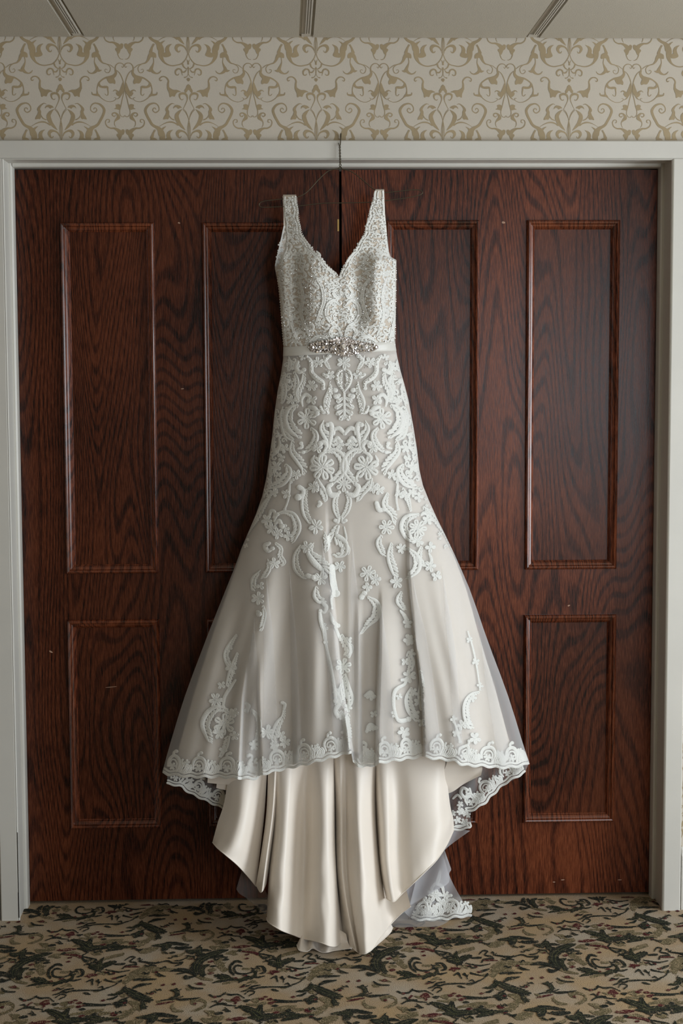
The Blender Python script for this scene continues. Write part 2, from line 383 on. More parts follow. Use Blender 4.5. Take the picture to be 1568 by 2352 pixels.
# wallpaper scroll print ------------------------------------------------------------
def cropmap(ox, oy, sc): return lambda x, y: (ox + x / sc, oy + y / sc)
WP = [
 [(150,350,14),(185,450,16),(240,530,20),(300,580,20),(380,602,20),(470,615,22),(560,595,25),(640,540,38),(690,450,75),(695,380,105),(690,300,118),(715,220,112),(765,150,80),(830,112,52),(890,70,50),(915,35,46)],
 [(145,40,9),(155,150,9),(153,260,12),(150,350,14)],
 [(745,1985,112),(765,1910,95),(805,1865,64),(850,1840,54),(910,1800,50),(960,1720,50),(1020,1600,50),(1040,1500,50),(980,1410,40),(900,1372,30),(830,1375,25),(775,1430,18),(772,1510,16),(840,1555,20),(892,1515,18),(878,1470,16),(845,1465,16),(832,1490,14)],
 [(180,310,10),(220,238,28),(290,203,40),(355,210,62),(388,265,56),(355,335,30),(318,332,16),(308,305,8)],
 [(255,1905,8),(310,1845,45),(370,1770,68),(410,1680,85),(415,1610,75),(380,1555,55),(345,1520,30),(308,1488,6)],
 [(400,1800,34),(450,1768,26),(520,1745,30),(600,1750,22),(680,1780,12),(765,1830,5)],
 [(280,1478,8),(240,1400,11),(200,1310,14),(193,1245,28),(220,1188,42),(280,1168,46),(335,1185,42),(350,1225,28),(330,1280,18),(295,1298,14),(275,1280,8)],
 [(50,1495,8),(110,1560,10),(160,1660,12),(195,1800,10),(210,1920,8),(205,2070,10)],
 [(572,1070,46),(572,980,36),(562,920,28),(592,865,27),(642,835,24),(700,842,22),(738,880,20),(722,918,20),(690,900,10)],
 [(180,490,8),(163,530,18),(150,575,30)],
 [(268,578,30),(250,630,24),(200,672,18),(160,668,14)],
 [(190,690,10),(230,738,26),(280,738,26),(308,690,28),(360,678,30),(412,720,28),(410,785,24),(370,802,18),(345,775,8)],
 [(292,745,16),(278,805,6)], [(162,640,12),(160,770,12)], [(160,780,10),(190,832,10),(235,850,24)],
 [(815,180,8),(860,250,18),(890,340,40),(930,430,62),(958,500,45),(1010,560,25),(1080,582,18),(1140,622,14),(1165,680,14),(1140,748,14),(1090,760,12),(1052,720,10),(1070,685,9),(1100,698,9)],
 [(1060,580,12),(1150,600,13),(1210,640,13),(1240,665,8)],
 [(852,450,14),(845,540,16),(868,610,36),(895,680,56),(870,735,54),(800,772,28),(740,757,20),(705,715,10)],
 [(890,650,50),(925,715,56),(985,708,12)],
 [(1385,630,8),(1410,655,12),(1430,610,15),(1390,570,15),(1320,570,17),(1270,620,18),(1260,690,28),(1275,760,48),(1230,830,70),(1150,855,64),(1080,858,35),(1000,900,25),(930,970,26),(900,1060,17),(900,1130,14),(930,1200,14),(990,1270,14),(1080,1325,13),(1170,1340,11),(1250,1312,10),(1278,1270,10),(1240,1255,8)],
 [(935,970,38),(950,1020,45),(1000,1045,42),(1060,1045,50),(1105,1045,34),(1112,1095,24),(1120,1150,18),(1112,1205,15),(1080,1210,12),(1055,1180,10)],
 [(795,1150,12),(808,1190,27),(870,1202,42),(920,1205,46),(960,1240,18)], [(895,1110,15),(908,1195,40)],
 [(1290,710,10),(1350,770,16),(1400,870,17),(1430,980,14),(1440,1090,10),(1430,1170,14),(1400,1290,15),(1375,1420,15),(1350,1520,13),(1355,1590,13),(1390,1635,12),(1435,1640,12),(1445,1612,8)],
 [(1220,1130,10),(1260,1105,20),(1310,1135,36)], [(1375,1200,28),(1340,1260,20),(1290,1290,8)],
 [(1270,1610,8),(1240,1635,18),(1203,1608,20),(1212,1572,22),(1262,1563,26),(1310,1602,46),(1325,1655,68),(1290,1692,48),(1250,1740,16),(1250,1800,12),(1275,1845,6)],
 [(1115,1752,10),(1145,1745,15),(1143,1700,15),(1095,1697,15),(1067,1745,16),(1090,1820,20),(1160,1866,26),(1240,1872,36),(1310,1905,60),(1360,1955,84),(1368,2010,60),(1355,2080,30)],
 [(1290,290,60),(1310,345,30),(1315,400,17),(1350,468,13),(1400,492,10),(1412,484,8)],
 [(610,112,6),(655,142,26),(690,175,44)],
]
WPF = [
 [(470,178),(530,195),(580,230),(605,290),(600,340),(620,355),(650,370),(640,440),(560,440),(500,410),(500,370),(520,330),(530,270),(510,220)],
 [(310,1455),(340,1420),(400,1400),(440,1410),(470,1440),(480,1475),(450,1450),(410,1452),(380,1480),(350,1462)],
 [(320,1135),(390,1100),(470,1095),(540,1055),(560,1030),(592,1050),(580,1110),(555,1170),(545,1245),(500,1225),(450,1235),(425,1190),(390,1150)],
 [(800,375),(850,342),(900,350),(950,420),(940,455),(870,445),(798,455)],
 [(1090,860),(1160,825),(1245,820),(1242,880),(1265,930),(1255,985),(1210,970),(1150,972),(1112,930)],
 [(1415,950),(1438,1040),(1428,1130),(1385,1215),(1330,1232),(1290,1200),(1275,1155),(1310,1150),(1340,1130),(1370,1060)],
 [(1270,1400),(1320,1385),(1365,1410),(1360,1480),(1335,1502),(1290,1490),(1238,1482),(1278,1455)],
 [(1300,1910),(1370,1918),(1410,1890),(1448,1910),(1445,1960),(1420,2000),(1385,2010),(1360,2060),(1335,2020),(1322,1960)],
 [(570,1640),(640,1600),(690,1690),(630,1682),(600,1690)],
]
WPC = [[(165,985),(200,1015),(215,1060),(245,1110),(235,1155),(205,1145),(185,1110),(165,1095)], [(165,930),(162,858),(178,862),(195,887)]]
WPS = [[(470,1702,20),(530,1670,18),(575,1600,18),(590,1540,50),(612,1500,58),(600,1460,44),(560,1410,26),(500,1372,16),(455,1385,6)], [(600,1560,55),(625,1640,62),(650,1665,50)], [(280,1478,8),(225,1545,10),(190,1640,11)], [(870,1900,14),(905,1970,24),(940,2060,44)]]
cm = cropmap(120, 80, 8.711)
def wpw(x, y):
    px, py = cm(np.asarray(x, float), np.asarray(y, float)); return at_y(px, py, WY)
def axis_x(pts): return np.mean([wpw(x, y)[0] for x, y in pts])
AX = axis_x([(127, 150), (150, 560), (165, 900), (176, 1240), (190, 2040)])
BX = axis_x([(1430, 230), (1438, 640), (1450, 1040), (1448, 1620), (1470, 1950)])
HALF = BX - AX
VP_ = wpw(380, 240)[2] - wpw(430, 1960)[2]
ZT, ZB = HC + .004, H + AJ + CW - .004
ink = MB(); YI = WY - .0004; layer = 0
def wp_add(V2, faces):
    # V2: (n,2) array of (x - AX, z) in the half unit
    global layer
    for k in range(-5, 6):
        for mir in (1, -1):
            for r in range(-10, 3):
                X0 = AX + 2 * HALF * k + mir * V2[:, 0]; Z0 = V2[:, 1] + r * VP_
                for xa, xb, za, zb in ((-1.7, 1.7, ZB, ZT), (-1.7, -(xo + CW), .18, ZB), (xo + CW, 1.7, .18, ZB)):
                    if X0.max() < xa or X0.min() > xb or Z0.min() > zb or Z0.max() < za: continue
                    X = np.clip(X0, xa, xb); Z = np.clip(Z0, za, zb)
                    ink.add(np.stack([X, np.full_like(X, YI - 4e-6 * (layer % 40) - (0 if mir > 0 else 1.8e-4)), Z], 1), faces if mir > 0 else [f[::-1] for f in faces])
    layer += 1
def strip_faces(n, k): return [(i * k + j, i * k + j + 1, (i + 1) * k + j + 1, (i + 1) * k + j) for i in range(n - 1) for j in range(k - 1)]
for s in WP + WPS:
    XY, _ = ribbon2d(s, 16, 7)
    P = wpw(XY[..., 0], XY[..., 1]); n = P.shape[0]
    V = np.stack([P[..., 0] - AX, P[..., 2]], -1).reshape(-1, 2)
    wp_add(V, strip_faces(n, 2))
for poly in WPF + WPC:
    q = np.array(poly + poly[:2], float); sm = catmull(np.c_[q, np.zeros(len(q))], 14)[:-2, :2]
    P = wpw(sm[:, 0], sm[:, 1]); V = np.stack([P[:, 0] - AX, P[:, 2]], -1)
    wp_add(V, [tuple(range(len(V)))])
make('wallpaper_scroll', ink, M['ink'], wall_back, kind='stuff')

# carpet pattern ------------------------------------------------------------------
CA = dict(D=[
 [(180,675,26),(110,685,24),(250,692,6)],
 [(440,752,12),(370,740,22),(318,790,27),(332,850,24),(390,902,14)], [(460,800,8),(392,790,15),(370,830,20),(420,880,15),(520,890,13),(600,870,10)],
 [(590,850,14),(640,872,26),(640,912,28),(580,940,24),(480,958,18),(380,952,26),(300,935,55),(200,915,22),(160,905,6)], [(570,930,34),(500,965,38),(478,992,10)], [(170,996,6),(260,970,28),(330,950,40)],
 [(630,800,6),(700,802,15),(740,840,32),(745,870,24),(700,886,8)],
 [(750,740,8),(820,760,42),(900,772,56),(960,745,46),(1050,715,26)], [(880,660,10),(868,720,52),(905,790,60),(918,822,10)], [(760,770,10),(840,785,30),(900,800,30)],
 [(660,598,8),(610,640,13),(650,682,13),(700,700,28),(750,690,15)], [(600,645,8),(700,662,10),(800,680,6)],
 [(990,800,6),(1060,815,11),(1160,830,11),(1280,810,6)], [(1070,740,15),(1170,735,19)],
 [(1150,692,8),(1200,650,13),(1250,660,11),(1220,702,9),(1300,722,13),(1320,750,10)], [(1180,790,8),(1210,755,12),(1320,745,12)],
 [(1330,705,6),(1430,715,11),(1500,742,11),(1560,712,8)],
 [(850,945,10),(900,922,18),(925,965,12),(940,985,8)], [(960,935,8),(1000,952,15),(1010,988,8)], [(1050,920,15),(1110,935,13),(1180,950,6)],
 [(1270,870,10),(1200,892,22),(1150,912,12)], [(1250,930,18),(1210,980,11),(1150,1012,10),(1060,1046,18),(950,1045,9),(780,1050,13),(700,1062,10)],
 [(540,1100,6),(600,1082,13),(650,1042,15),(740,1025,10)], [(590,1130,8),(640,1090,10),(700,1110,10),(650,1152,10)], [(640,930,10),(700,930,14),(760,915,8)], [(620,1060,8),(690,1070,14),(730,1050,8)],
 [(900,1075,10),(930,1082,18),(980,1096,5)],
 [(170,1140,12),(230,1160,13),(310,1152,15),(350,1118,18)], [(360,1125,8),(430,1140,15),(510,1135,8),(600,1180,6)],
 [(220,1290,8),(290,1255,15),(400,1245,15)], [(330,1240,6),(420,1262,9),(520,1270,5)], [(400,1290,6),(450,1325,10),(480,1340,6)],
 [(960,1198,8),(1040,1212,20),(1150,1216,14),(1290,1210,12)], [(980,1230,6),(1060,1228,8),(1240,1224,8)],
 [(1200,1100,6),(1290,1092,26),(1345,1055,50),(1360,1020,24)], [(1220,1152,6),(1280,1142,22),(1310,1120,20)],
 [(1370,1200,50),(1410,1190,84),(1450,1185,50)],
 [(560,1275,8),(640,1297,46),(740,1332,56),(820,1372,96),(870,1402,70),(1000,1396,42),(1130,1392,26)], [(824,1285,52),(818,1330,84),(812,1370,110)],
 [(1090,1355,15),(1180,1370,46),(1300,1386,26),(1480,1380,15)], [(1130,1442,20),(1230,1412,40),(1330,1400,20)], [(710,1408,8),(830,1412,46),(900,1420,30)],
 [(600,1210,10),(635,1212,28),(665,1205,12)], [(960,1272,6),(995,1270,22),(1030,1272,6)], [(1140,1325,8),(1175,1325,26),(1205,1325,8)], [(205,722,8),(235,720,24),(272,720,8)], [(80,800,6),(115,800,18),(145,798,6)], [(350,615,10),(370,612,24),(395,610,8)], [(330,1360,10),(365,1358,26),(395,1362,8)],
 ], O=[
 [(220,650,10),(290,632,40),(340,625,12)], [(380,610,10),(480,600,22),(560,612,10)], [(110,740,20),(150,742,60),(190,730,20)], [(170,800,20),(205,800,56),(240,790,20)], [(70,840,14),(110,842,44),(150,836,14)], [(220,842,14),(262,842,44),(300,835,14)],
 [(480,830,20),(550,830,20)], [(300,1002,20),(400,982,18),(470,970,8)], [(720,610,20),(760,605,48),(800,600,20)], [(870,690,14),(950,655,34),(1080,620,32)],
 [(1560,790,40),(1460,800,70),(1390,840,90),(1345,880,66),(1310,950,30)], [(1500,800,50),(1520,850,40)], [(930,850,14),(980,835,34),(1010,860,14)], [(580,1000,8),(640,980,26),(700,995,8)],
 [(700,1200,20),(740,1202,48),(770,1210,20)], [(650,1250,10),(760,1256,26),(860,1236,32)], [(900,1330,20),(1100,1292,36),(1240,1280,26)], [(1240,1322,40),(1340,1310,22)], [(1000,1300,10),(1090,1325,20),(1180,1300,14)],
 [(30,1200,20),(90,1200,26),(150,1230,16),(160,1280,14),(60,1335,10)], [(950,1470,20),(1010,1462,46),(1060,1470,20)], [(60,500,20),(110,515,40),(140,540,14)], [(60,590,14),(110,585,30),(220,560,30)],
 ], R=[
 [(290,577,6),(390,568,30),(480,562,8)], [(370,620,6),(480,630,14),(560,640,18),(600,656,22)], [(790,882,6),(850,868,30),(920,866,8)], [(820,850,6),(850,892,20)], [(1200,770,6),(1290,765,13),(1370,770,5)], [(510,1052,6),(560,1040,10),(600,1028,5)],
 [(455,1200,20),(510,1192,60),(562,1205,10)], [(500,1168,16),(512,1240,22)], [(310,1232,14),(330,1200,17),(350,1195,8)],
 [(780,1190,8),(810,1190,26),(840,1192,8)], [(880,1195,8),(912,1195,26),(945,1196,8)], [(830,1165,6),(850,1165,14),(870,1163,6)], [(905,1235,8),(940,1238,28),(985,1218,8)], [(1000,1352,8),(1030,1350,26),(1062,1348,8)], [(1380,1335,10),(1410,1335,28),(1445,1333,10)],
 [(40,748,8),(70,745,22),(95,742,8)], [(80,885,8),(110,885,24),(140,882,8)], [(470,710,8),(500,708,14)], [(460,662,8),(490,660,14)], [(505,910,8),(545,910,14)], [(1000,835,8),(1040,835,14)], [(1100,845,14),(1115,850,24)], [(1130,905,8),(1170,905,16)],
 ])
CB = dict(D=[
 [(1050,575,14),(960,600,52),(870,640,74),(805,690,90),(790,750,96),(810,800,60),(860,860,26)], [(935,750,14),(890,775,44),(895,825,46),(950,880,22)],
 [(80,1020,20),(180,1065,52),(300,1112,58),(420,1147,42),(520,1166,8)], [(150,1070,24),(250,1080,22),(315,1080,6)],
 [(270,490,22),(380,495,28),(550,515,10)], [(120,520,8),(220,515,28),(330,520,46),(280,560,46)], [(420,550,15),(500,550,34),(600,545,15)], [(560,580,14),(650,592,44),(700,560,52),(730,610,44),(780,640,50)], [(700,575,14),(790,575,20),(860,582,6)],
 [(385,605,8),(410,605,22),(440,603,8)], [(300,595,6),(360,617,6)], [(625,655,10),(575,690,11),(500,700,8)], [(80,705,6),(180,720,11),(260,727,15),(330,720,9),(410,700,9),(490,725,9),(600,720,16)], [(540,760,8),(600,735,14),(560,720,10)],
 [(520,820,8),(620,805,34),(740,826,28),(860,876,6)], [(620,852,10),(700,842,9)], [(370,842,8),(430,868,11),(495,885,6)], [(360,860,5),(440,885,8)],
 [(150,925,15),(200,920,18),(280,916,10),(410,915,5)], [(240,937,5),(330,922,9),(400,920,5)], [(195,1022,22),(250,990,32),(380,970,8)], [(730,885,26),(770,900,32),(850,885,6)],
 [(830,985,8),(910,1020,13),(1030,1028,8)], [(660,1045,8),(720,1055,22),(765,1092,42),(760,1130,30),(700,1150,8)], [(620,1170,8),(700,1156,11),(780,1146,9),(850,1120,5)], [(800,1156,8),(880,1156,22),(960,1150,13),(1060,1135,5)],
 [(1350,1320,10),(1385,1320,28),(1425,1318,10)], [(400,1180,20),(440,1235,40),(495,1265,8)], [(600,640,6),(690,650,8),(720,690,8)],
 ], O=[
 [(0,580,14),(60,580,52),(200,552,20)], [(250,1180,20),(370,1212,74),(430,1240,52)], [(370,1230,64),(340,1290,46),(290,1342,42),(200,1372,32),(80,1392,26),(0,1396,24)], [(190,1312,8),(290,1292,22),(350,1270,30)], [(95,1100,14),(130,1105,34),(160,1120,14)],
 [(180,760,10),(300,792,34),(500,802,28),(600,800,14)], [(240,800,40),(220,860,50),(150,900,40)], [(900,960,6),(960,966,16),(1040,985,6)], [(970,1150,20),(1020,1186,46),(1040,1165,20)], [(1040,1160,15),(1120,1170,15),(1165,1192,14),(1152,1240,15),(1060,1290,10)], [(790,1205,8),(785,1235,22),(820,1262,22),(860,1285,28),(950,1292,10)],
 [(1210,1285,10),(1280,1312,28),(1300,1342,16)], [(1240,1380,20),(1310,1400,44),(1380,1372,32),(1460,1360,34)], [(430,640,8),(520,630,22),(560,600,10)], [(860,870,20),(960,905,24),(1080,925,16)],
 ], R=[[(590,1215,6),(680,1196,17),(780,1180,5)], [(930,970,10),(962,968,26),(990,972,8)], [(660,680,5),(690,676,9)]])
rs = random.Random(5)
for _ in range(34):                      # fine tendrils between the large leaves
    x, y = rs.uniform(0, 2100), rs.uniform(570, 1440); l = rs.uniform(60, 150); a = rs.uniform(-.5, .5); q = rs.choice((-1, 1)); k = rs.uniform(12, 30)
    CA['D'].append([(x, y, 5), (x + l * .3, y + a * l * .15 + q * k * .6, 10), (x + l * .65, y + a * l * .3 - q * k * .5, 11), (x + l, y + a * l * .4 + q * k * .2, 5)])
for _ in range(20):
    x, y = rs.uniform(0, 2100), rs.uniform(570, 1440); l = rs.uniform(40, 90); q = rs.uniform(-25, 25)
    CA['O'].append([(x, y, 6), (x + l * .5, y + q * .6, rs.uniform(18, 30)), (x + l, y + q, 6)])
for _ in range(12):
    x, y = rs.uniform(0, 2100), rs.uniform(570, 1440); CA['R'].append([(x, y, 6), (x + 18, y - 1, 20), (x + 38, y, 6)])
ca, cb = cropmap(880, 2060, 5.2267), cropmap(1120, 2060, 5.2267)
def fl(cmap, x, y):
    px, py = cmap(np.asarray(x, float), np.asarray(y, float)); return at_z(px, py, 0)
def spikes(s):
    """pointed acanthus leaflets along a broad stroke"""
    S = catmull(s, 26.0); out = []
    for i in range(1, len(S) - 1):
        t = S[i + 1, :2] - S[i - 1, :2]; l = np.hypot(*t) + 1e-9; t = t / l; n = np.array([-t[1], t[0]]); w = S[i, 2]
        if w < 22: continue
        sg = 1 if i % 2 else -1; p = S[i, :2] + n * sg * w * .30; k = 16 + w * .55
        out.append([(*p, w * .30), (*(p + t * k * .45 + n * sg * k * .26), w * .24), (*(p + t * k * 1.05 + n * sg * k * .42), 3)])
    return out
def carpet_strokes(src, key):
    out = []
    for s in src['O' if key == 'O' else key]:
        out.append(s)
        if key in 'DO' and max(w for _, _, w in s) > (38 if key == 'D' else 44): out += spikes(s)
    if key == 'R':                       # (drawn last) nothing to add
        return out
    return out
V1 = (fl(cb, 1390, 790) - fl(ca, 502, 828))
V2 = .5 * ((fl(ca, 820, 1290) - fl(ca, 600, 462)) + (fl(ca, 560, 1275) - fl(ca, 360, 445)))
seed_s = {'D': M['c_dark'], 'O': M['c_olive'], 'R': M['c_red']}
for key, nm, h in (('O', 'olive_leaf_pattern', .0007), ('D', 'dark_leaf_pattern', .0011), ('R', 'maroon_flower_pattern', .0014)):
    mb = MB(); zi = 0; src_w = []
    for src, cmap in ((CA, ca), (CB, cb)):
        for s in carpet_strokes(src, key):
            zi += 1; src_w.append(max(w for _, _, w in s))
            XY, _ = ribbon2d([(x, y, w * 1.12 + 4) for x, y, w in s], 6, 8)
            jit = rng.normal(0, 2.6, XY.shape); XY = XY + jit * np.array([1.3, .55])
            P = fl(cmap, XY[..., 0], XY[..., 1]); n = P.shape[0]; P[..., 2] = (np.arange(n) * 2e-6)[:, None]; P = P.reshape(-1, 3); F = strip_faces(n, 2)
            for i in range(-5, 5):
                for j in range(-3, 3):
                    Q = P + V1 * i + V2 * j
                    if Q[:, 0].max() < -1.6 or Q[:, 0].min() > 1.6 or Q[:, 1].max() > .132 or Q[:, 1].min() < -1.9: continue
                    Q = Q.copy(); Q[:, 2] += h + zi * 3e-6; mb.add(Q, F)
    make(nm, mb, seed_s[key], floor, kind='stuff')
mb = MB(); zi = 0
for src, cmap in ((CA, ca), (CB, cb)):
    for s in src['D']:
        if max(w for _, _, w in s) < 36: continue
        for o, k in ((-.20, .16), (.22, .12)):
            S = catmull(s, 30.0); T = np.gradient(S[:, :2], axis=0); T /= np.hypot(T[:, 0], T[:, 1])[:, None] + 1e-9
            q = [(S[i, 0] - T[i, 1] * S[i, 2] * o, S[i, 1] + T[i, 0] * S[i, 2] * o, S[i, 2] * k) for i in range(len(S))][1:-1]
            if len(q) < 2: continue
            zi += 1; XY, _ = ribbon2d(q, 8, 4); P = fl(cmap, XY[..., 0], XY[..., 1]); n = P.shape[0]; P = P.reshape(-1, 3)
            for i in range(-5, 5):
                for j in range(-3, 3):
                    Q = P + V1 * i + V2 * j
                    if Q[:, 0].max() < -1.6 or Q[:, 0].min() > 1.6 or Q[:, 1].max() > .132 or Q[:, 1].min() < -1.9: continue
                    Q = Q.copy(); Q[:, 2] = .0019 + zi * 3e-6; mb.add(Q, strip_faces(n, 2))
make('leaf_vein_pattern', mb, M['c_vein'], floor, kind='stuff')

# ------------------------------------------------------------------ doors
GAPX = float(at_y(782.0, 600.0, DY)[0])
def rect_from(tl, tr, bl, br):
    P = [at_y(*p, DY) for p in (tl, tr, bl, br)]
    return (P[0][0] + P[2][0]) / 2, (P[1][0] + P[3][0]) / 2, (P[2][2] + P[3][2]) / 2, (P[0][2] + P[1][2]) / 2
UL = rect_from((137, 512), (355, 512), (155, 1318), (363, 1315))
LL = rect_from((155, 1424), (366, 1421), (163, 1903), (373, 1898))
UR = rect_from((1207, 506), (1424, 506), (1206, 1307), (1413, 1306))
LR = rect_from((1203, 1412), (1415, 1410), (1199, 1887), (1408, 1887))
x_il = float(at_y(468, 900, DY)[0]); x_ir = float(at_y(1099, 900, DY)[0])
wl = UL[1] - UL[0]; wr = UR[1] - UR[0]
panels = {'left': [UL, (x_il, x_il + wl, UL[2], UL[3]), LL, (x_il, x_il + wl, LL[2], LL[3])],
          'right': [(x_ir - wr, x_ir, UR[2], UR[3]), UR, (x_ir - wr, x_ir, LR[2], LR[3]), LR]}
MWD = .0255; MMP = .00122
M['chip'] = simple('bare_wood_chip', srgb(170, 135, 112), .6)
q = MB(); pc = [at_y(x, y, -.0004) for x, y in ((40, 1912), (41, 1950), (42, 2000), (43, 2050), (43.4, 2108))]
for a_, b_ in zip(pc[:-1], pc[1:]): q.box(min(a_[0], b_[0]) - .0006, max(a_[0], b_[0]) + .0006, -.0006, .0004, b_[2], a_[2])
make('paint_crack', q, M['dark'], bpy.data.objects['trim_1'])
def moulding(x0, x1, z0, z1, yf):
    # bolection strip: profile across (t from outer edge, h proud of the stile), mitred at the corners
    prof = [(0, -.001), (0, .008), (.0025, .0135), (.006, .0160), (.0095, .0150), (.0115, .0100), (.0125, .0085), (.0165, .0070), (.0205, .0030), (.022, -.003), (.0235, -.0045), (MWD, -.009)]
    mb = MB(); rings = []
    for t, h in prof: rings.append([(x0 + t, yf - h, z0 + t), (x1 - t, yf - h, z0 + t), (x1 - t, yf - h, z1 - t), (x0 + t, yf - h, z1 - t)])
    for side in range(4):
        V = [];
        for r in rings: V += [r[side], r[(side + 1) % 4]]
        n = len(rings); mb.add(V, [(2 * i, 2 * i + 1, 2 * i + 3, 2 * i + 2) for i in range(n - 1)])
    return mb
door_edges = {'left': (-W / 2 + .0005, GAPX - .0035), 'right': (GAPX + .0035, W / 2 - .0005)}
for n, nm in ((1, 'left'), (2, 'right')):
    x0, x1 = door_edges[nm]; zb, zt = .009, H - .003
    # slab face with rectangular openings for the panels
    mb = MB(); ps = panels[nm]
    xs = sorted({x0, x1} | {p[0] + .012 for p in ps} | {p[1] - .012 for p in ps}); zs = sorted({zb, zt} | {p[2] + .012 for p in ps} | {p[3] - .012 for p in ps})
    for i in range(len(xs) - 1):
        for j in range(len(zs) - 1):
            cx, cz = (xs[i] + xs[i + 1]) / 2, (zs[j] + zs[j + 1]) / 2
            if any(p[0] < cx < p[1] and p[2] < cz < p[3] for p in ps): continue
            mb.add([(xs[i], DY, zs[j]), (xs[i + 1], DY, zs[j]), (xs[i + 1], DY, zs[j + 1]), (xs[i], DY, zs[j + 1])], [(0, 1, 2, 3)])
    # edges and back
    mb.add([(x0, DY, zb), (x1, DY, zb), (x1, DY, zt), (x0, DY, zt), (x0, DY + .045, zb), (x1, DY + .045, zb), (x1, DY + .045, zt), (x0, DY + .045, zt)],
           [(0, 4, 5, 1), (1, 5, 6, 2), (2, 6, 7, 3), (3, 7, 4, 0), (4, 7, 6, 5)])
    d = make('door_%d' % n, mb, M['wood_l' if n == 1 else 'wood_r_lit'], kind='structure',
             label='dark stained oak door leaf, %s one of the pair behind the gown' % nm, fixn=False)
    for p in ps:
        q = MB(); q.box(p[0] + .011, p[1] - .011, DY + .0075, DY + .02, p[2] + .011, p[3] - .011); make('panel', q, M['wood_p'], d)
        make('panel_moulding', moulding(*p, DY), M['mould_v'], d)
    chips = [((1306, 1391), 5, 3, 25), ((1156, 511), 4, 7, 80), ((1292, 2021), 7, 2, 5), ((1116, 2062), 4, 3, 20), ((1272, 2026), 5, 2, 0), ((1423, 2021), 8, 2, 0)] if n == 2 else [((117, 1497), 3, 8, 60), ((411, 512), 3, 5, 70), ((419, 893), 6, 2, 8), ((256, 1578), 22, 1.4, 4)]
    for (cx_, cy_), a_, b_, rt in chips:
        p0 = at_y(cx_, cy_, DY - .0006); c_, s_ = math.cos(math.radians(rt)), math.sin(math.radians(rt)); q = MB(); V = []
        for t_ in range(7):
            u_, v_ = a_ * .6 * MMP * math.cos(t_ * 2 * math.pi / 7) * (1 + .25 * (t_ % 2)), b_ * .6 * MMP * math.sin(t_ * 2 * math.pi / 7)
            V.append((p0[0] + c_ * u_ - s_ * v_, p0[1], p0[2] + s_ * u_ + c_ * v_))
        V2 = [(x_, y_ + .0008, z_) for x_, y_, z_ in V]
        q.add(V + V2, [tuple(range(7))] + [(i, (i + 1) % 7, 7 + (i + 1) % 7, 7 + i) for i in range(7)]); make('wood_chip', q, M['chip'], d, fixn=True)
    if n == 1:
        q = MB(); z = float(at_y(777, 517, DY)[2]); q.box(x1 - .0052, x1 - .0005, DY - .0012, DY + .01, z - .017, z + .016)
        make('strike_plate', q, M['brass'], d, label='small brass plate on the meeting edge')
    else:
        q = MB(); q.box(x0 - .03, x0 - .0005, DY + .03, DY + .044, zb, zt) if False else q.box(x0 - .006, x0 - .0002, DY + .038, DY + .0445, zb, zt)
        make('gap_shade_strip', q, M['dark'], d)  # near-black strip added as the shade in the gap between leaves

# ------------------------------------------------------------------ hanger
def tube(mb, pts, r, sides=7, step=.004, closed=False):
    P = catmull3(np.asarray(pts, float), step); T = np.gradient(P, axis=0); T /= np.linalg.norm(T, axis=1)[:, None] + 1e-12
    n = np.cross(T[0], (0, 1, .3)); n /= np.linalg.norm(n); rows = []
    for i in range(len(P)):
        n = n - T[i] * (n @ T[i]); n /= np.linalg.norm(n) + 1e-12; b = np.cross(T[i], n)
        a = np.linspace(0, 2 * math.pi, sides, endpoint=False)
        rows.append(P[i] + r * (np.cos(a)[:, None] * n + np.sin(a)[:, None] * b))
    V = np.vstack(rows); F = []
    for i in range(len(P) - 1):
        for j in range(sides):
            F.append((i * sides + j, i * sides + (j + 1) % sides, (i + 1) * sides + (j + 1) % sides, (i + 1) * sides + j))
    F += [tuple(range(sides - 1, -1, -1)), tuple(len(V) - sides + j for j in range(sides))]
    mb.add(V, F)
def catmull3(P, step):
    Q = np.vstack([2 * P[0] - P[1], P, 2 * P[-1] - P[-2]]); out = []
    for i in range(1, len(Q) - 2):
        n = max(2, int(np.linalg.norm(Q[i + 1] - Q[i]) / step) + 1); t = np.linspace(0, 1, n, endpoint=False)[:, None]
        a, b, c, d = Q[i - 1], Q[i], Q[i + 1], Q[i + 2]
        out.append(0.5 * (2 * b + (c - a) * t + (2 * a - 5 * b + 4 * c - d) * t ** 2 + (3 * b - a - 3 * c + d) * t ** 3))
    out.append(P[-1:]); return np.vstack(out)
hb = PD(781, 420, .008)
hanger = empty('wire_hanger', tuple(hb), 'thin bronze wire coat hanger hooked over the white door casing, holding the gown', 'hanger')
HR = .00125
arm = [(781, 386), (770, 388), (752, 394), (730, 414), (708, 438), (690, 450), (668, 455), (640, 458), (612, 461), (598, 465), (595, 471), (602, 476), (640, 475), (690, 472.5), (740, 467), (790, 466), (850, 464.5), (900, 459), (940, 453.5), (964, 447.5), (970, 442), (964, 437), (945, 436), (910, 440), (885, 442), (868, 440), (852, 430), (832, 413), (810, 396), (797, 391), (786, 388), (782, 385)]
m = MB(); A = np.array(arm, float); tube(m, PD(A[:, 0], A[:, 1], np.full(len(A), .008)), HR); make('hanger_frame', m, M['wire'], hanger, smooth=True)
m = MB()
for ph in (0, math.pi):
    tt = np.linspace(0, 1, 46); yy = 386 - tt * 52; xx = 781.3 - tt * 1.2
    Pn = PD(xx, yy, np.full(46, .008)); amp = np.where(tt < .2, .0020 + .0035 * (.2 - tt) * 2, .0015)
    Pn[:, 0] += amp * np.cos(ph + tt * 24); Pn[:, 1] += .0012 * np.sin(ph + tt * 24)
    tube(m, Pn, HR * .95, step=.002)
e = PD(np.array([779.5, 777.0]), np.array([336., 328.]), np.array([.0085, .010])); tube(m, np.vstack([e[0], e[1]]), HR)
make('twisted_neck', m, M['wire'], hanger, smooth=True)
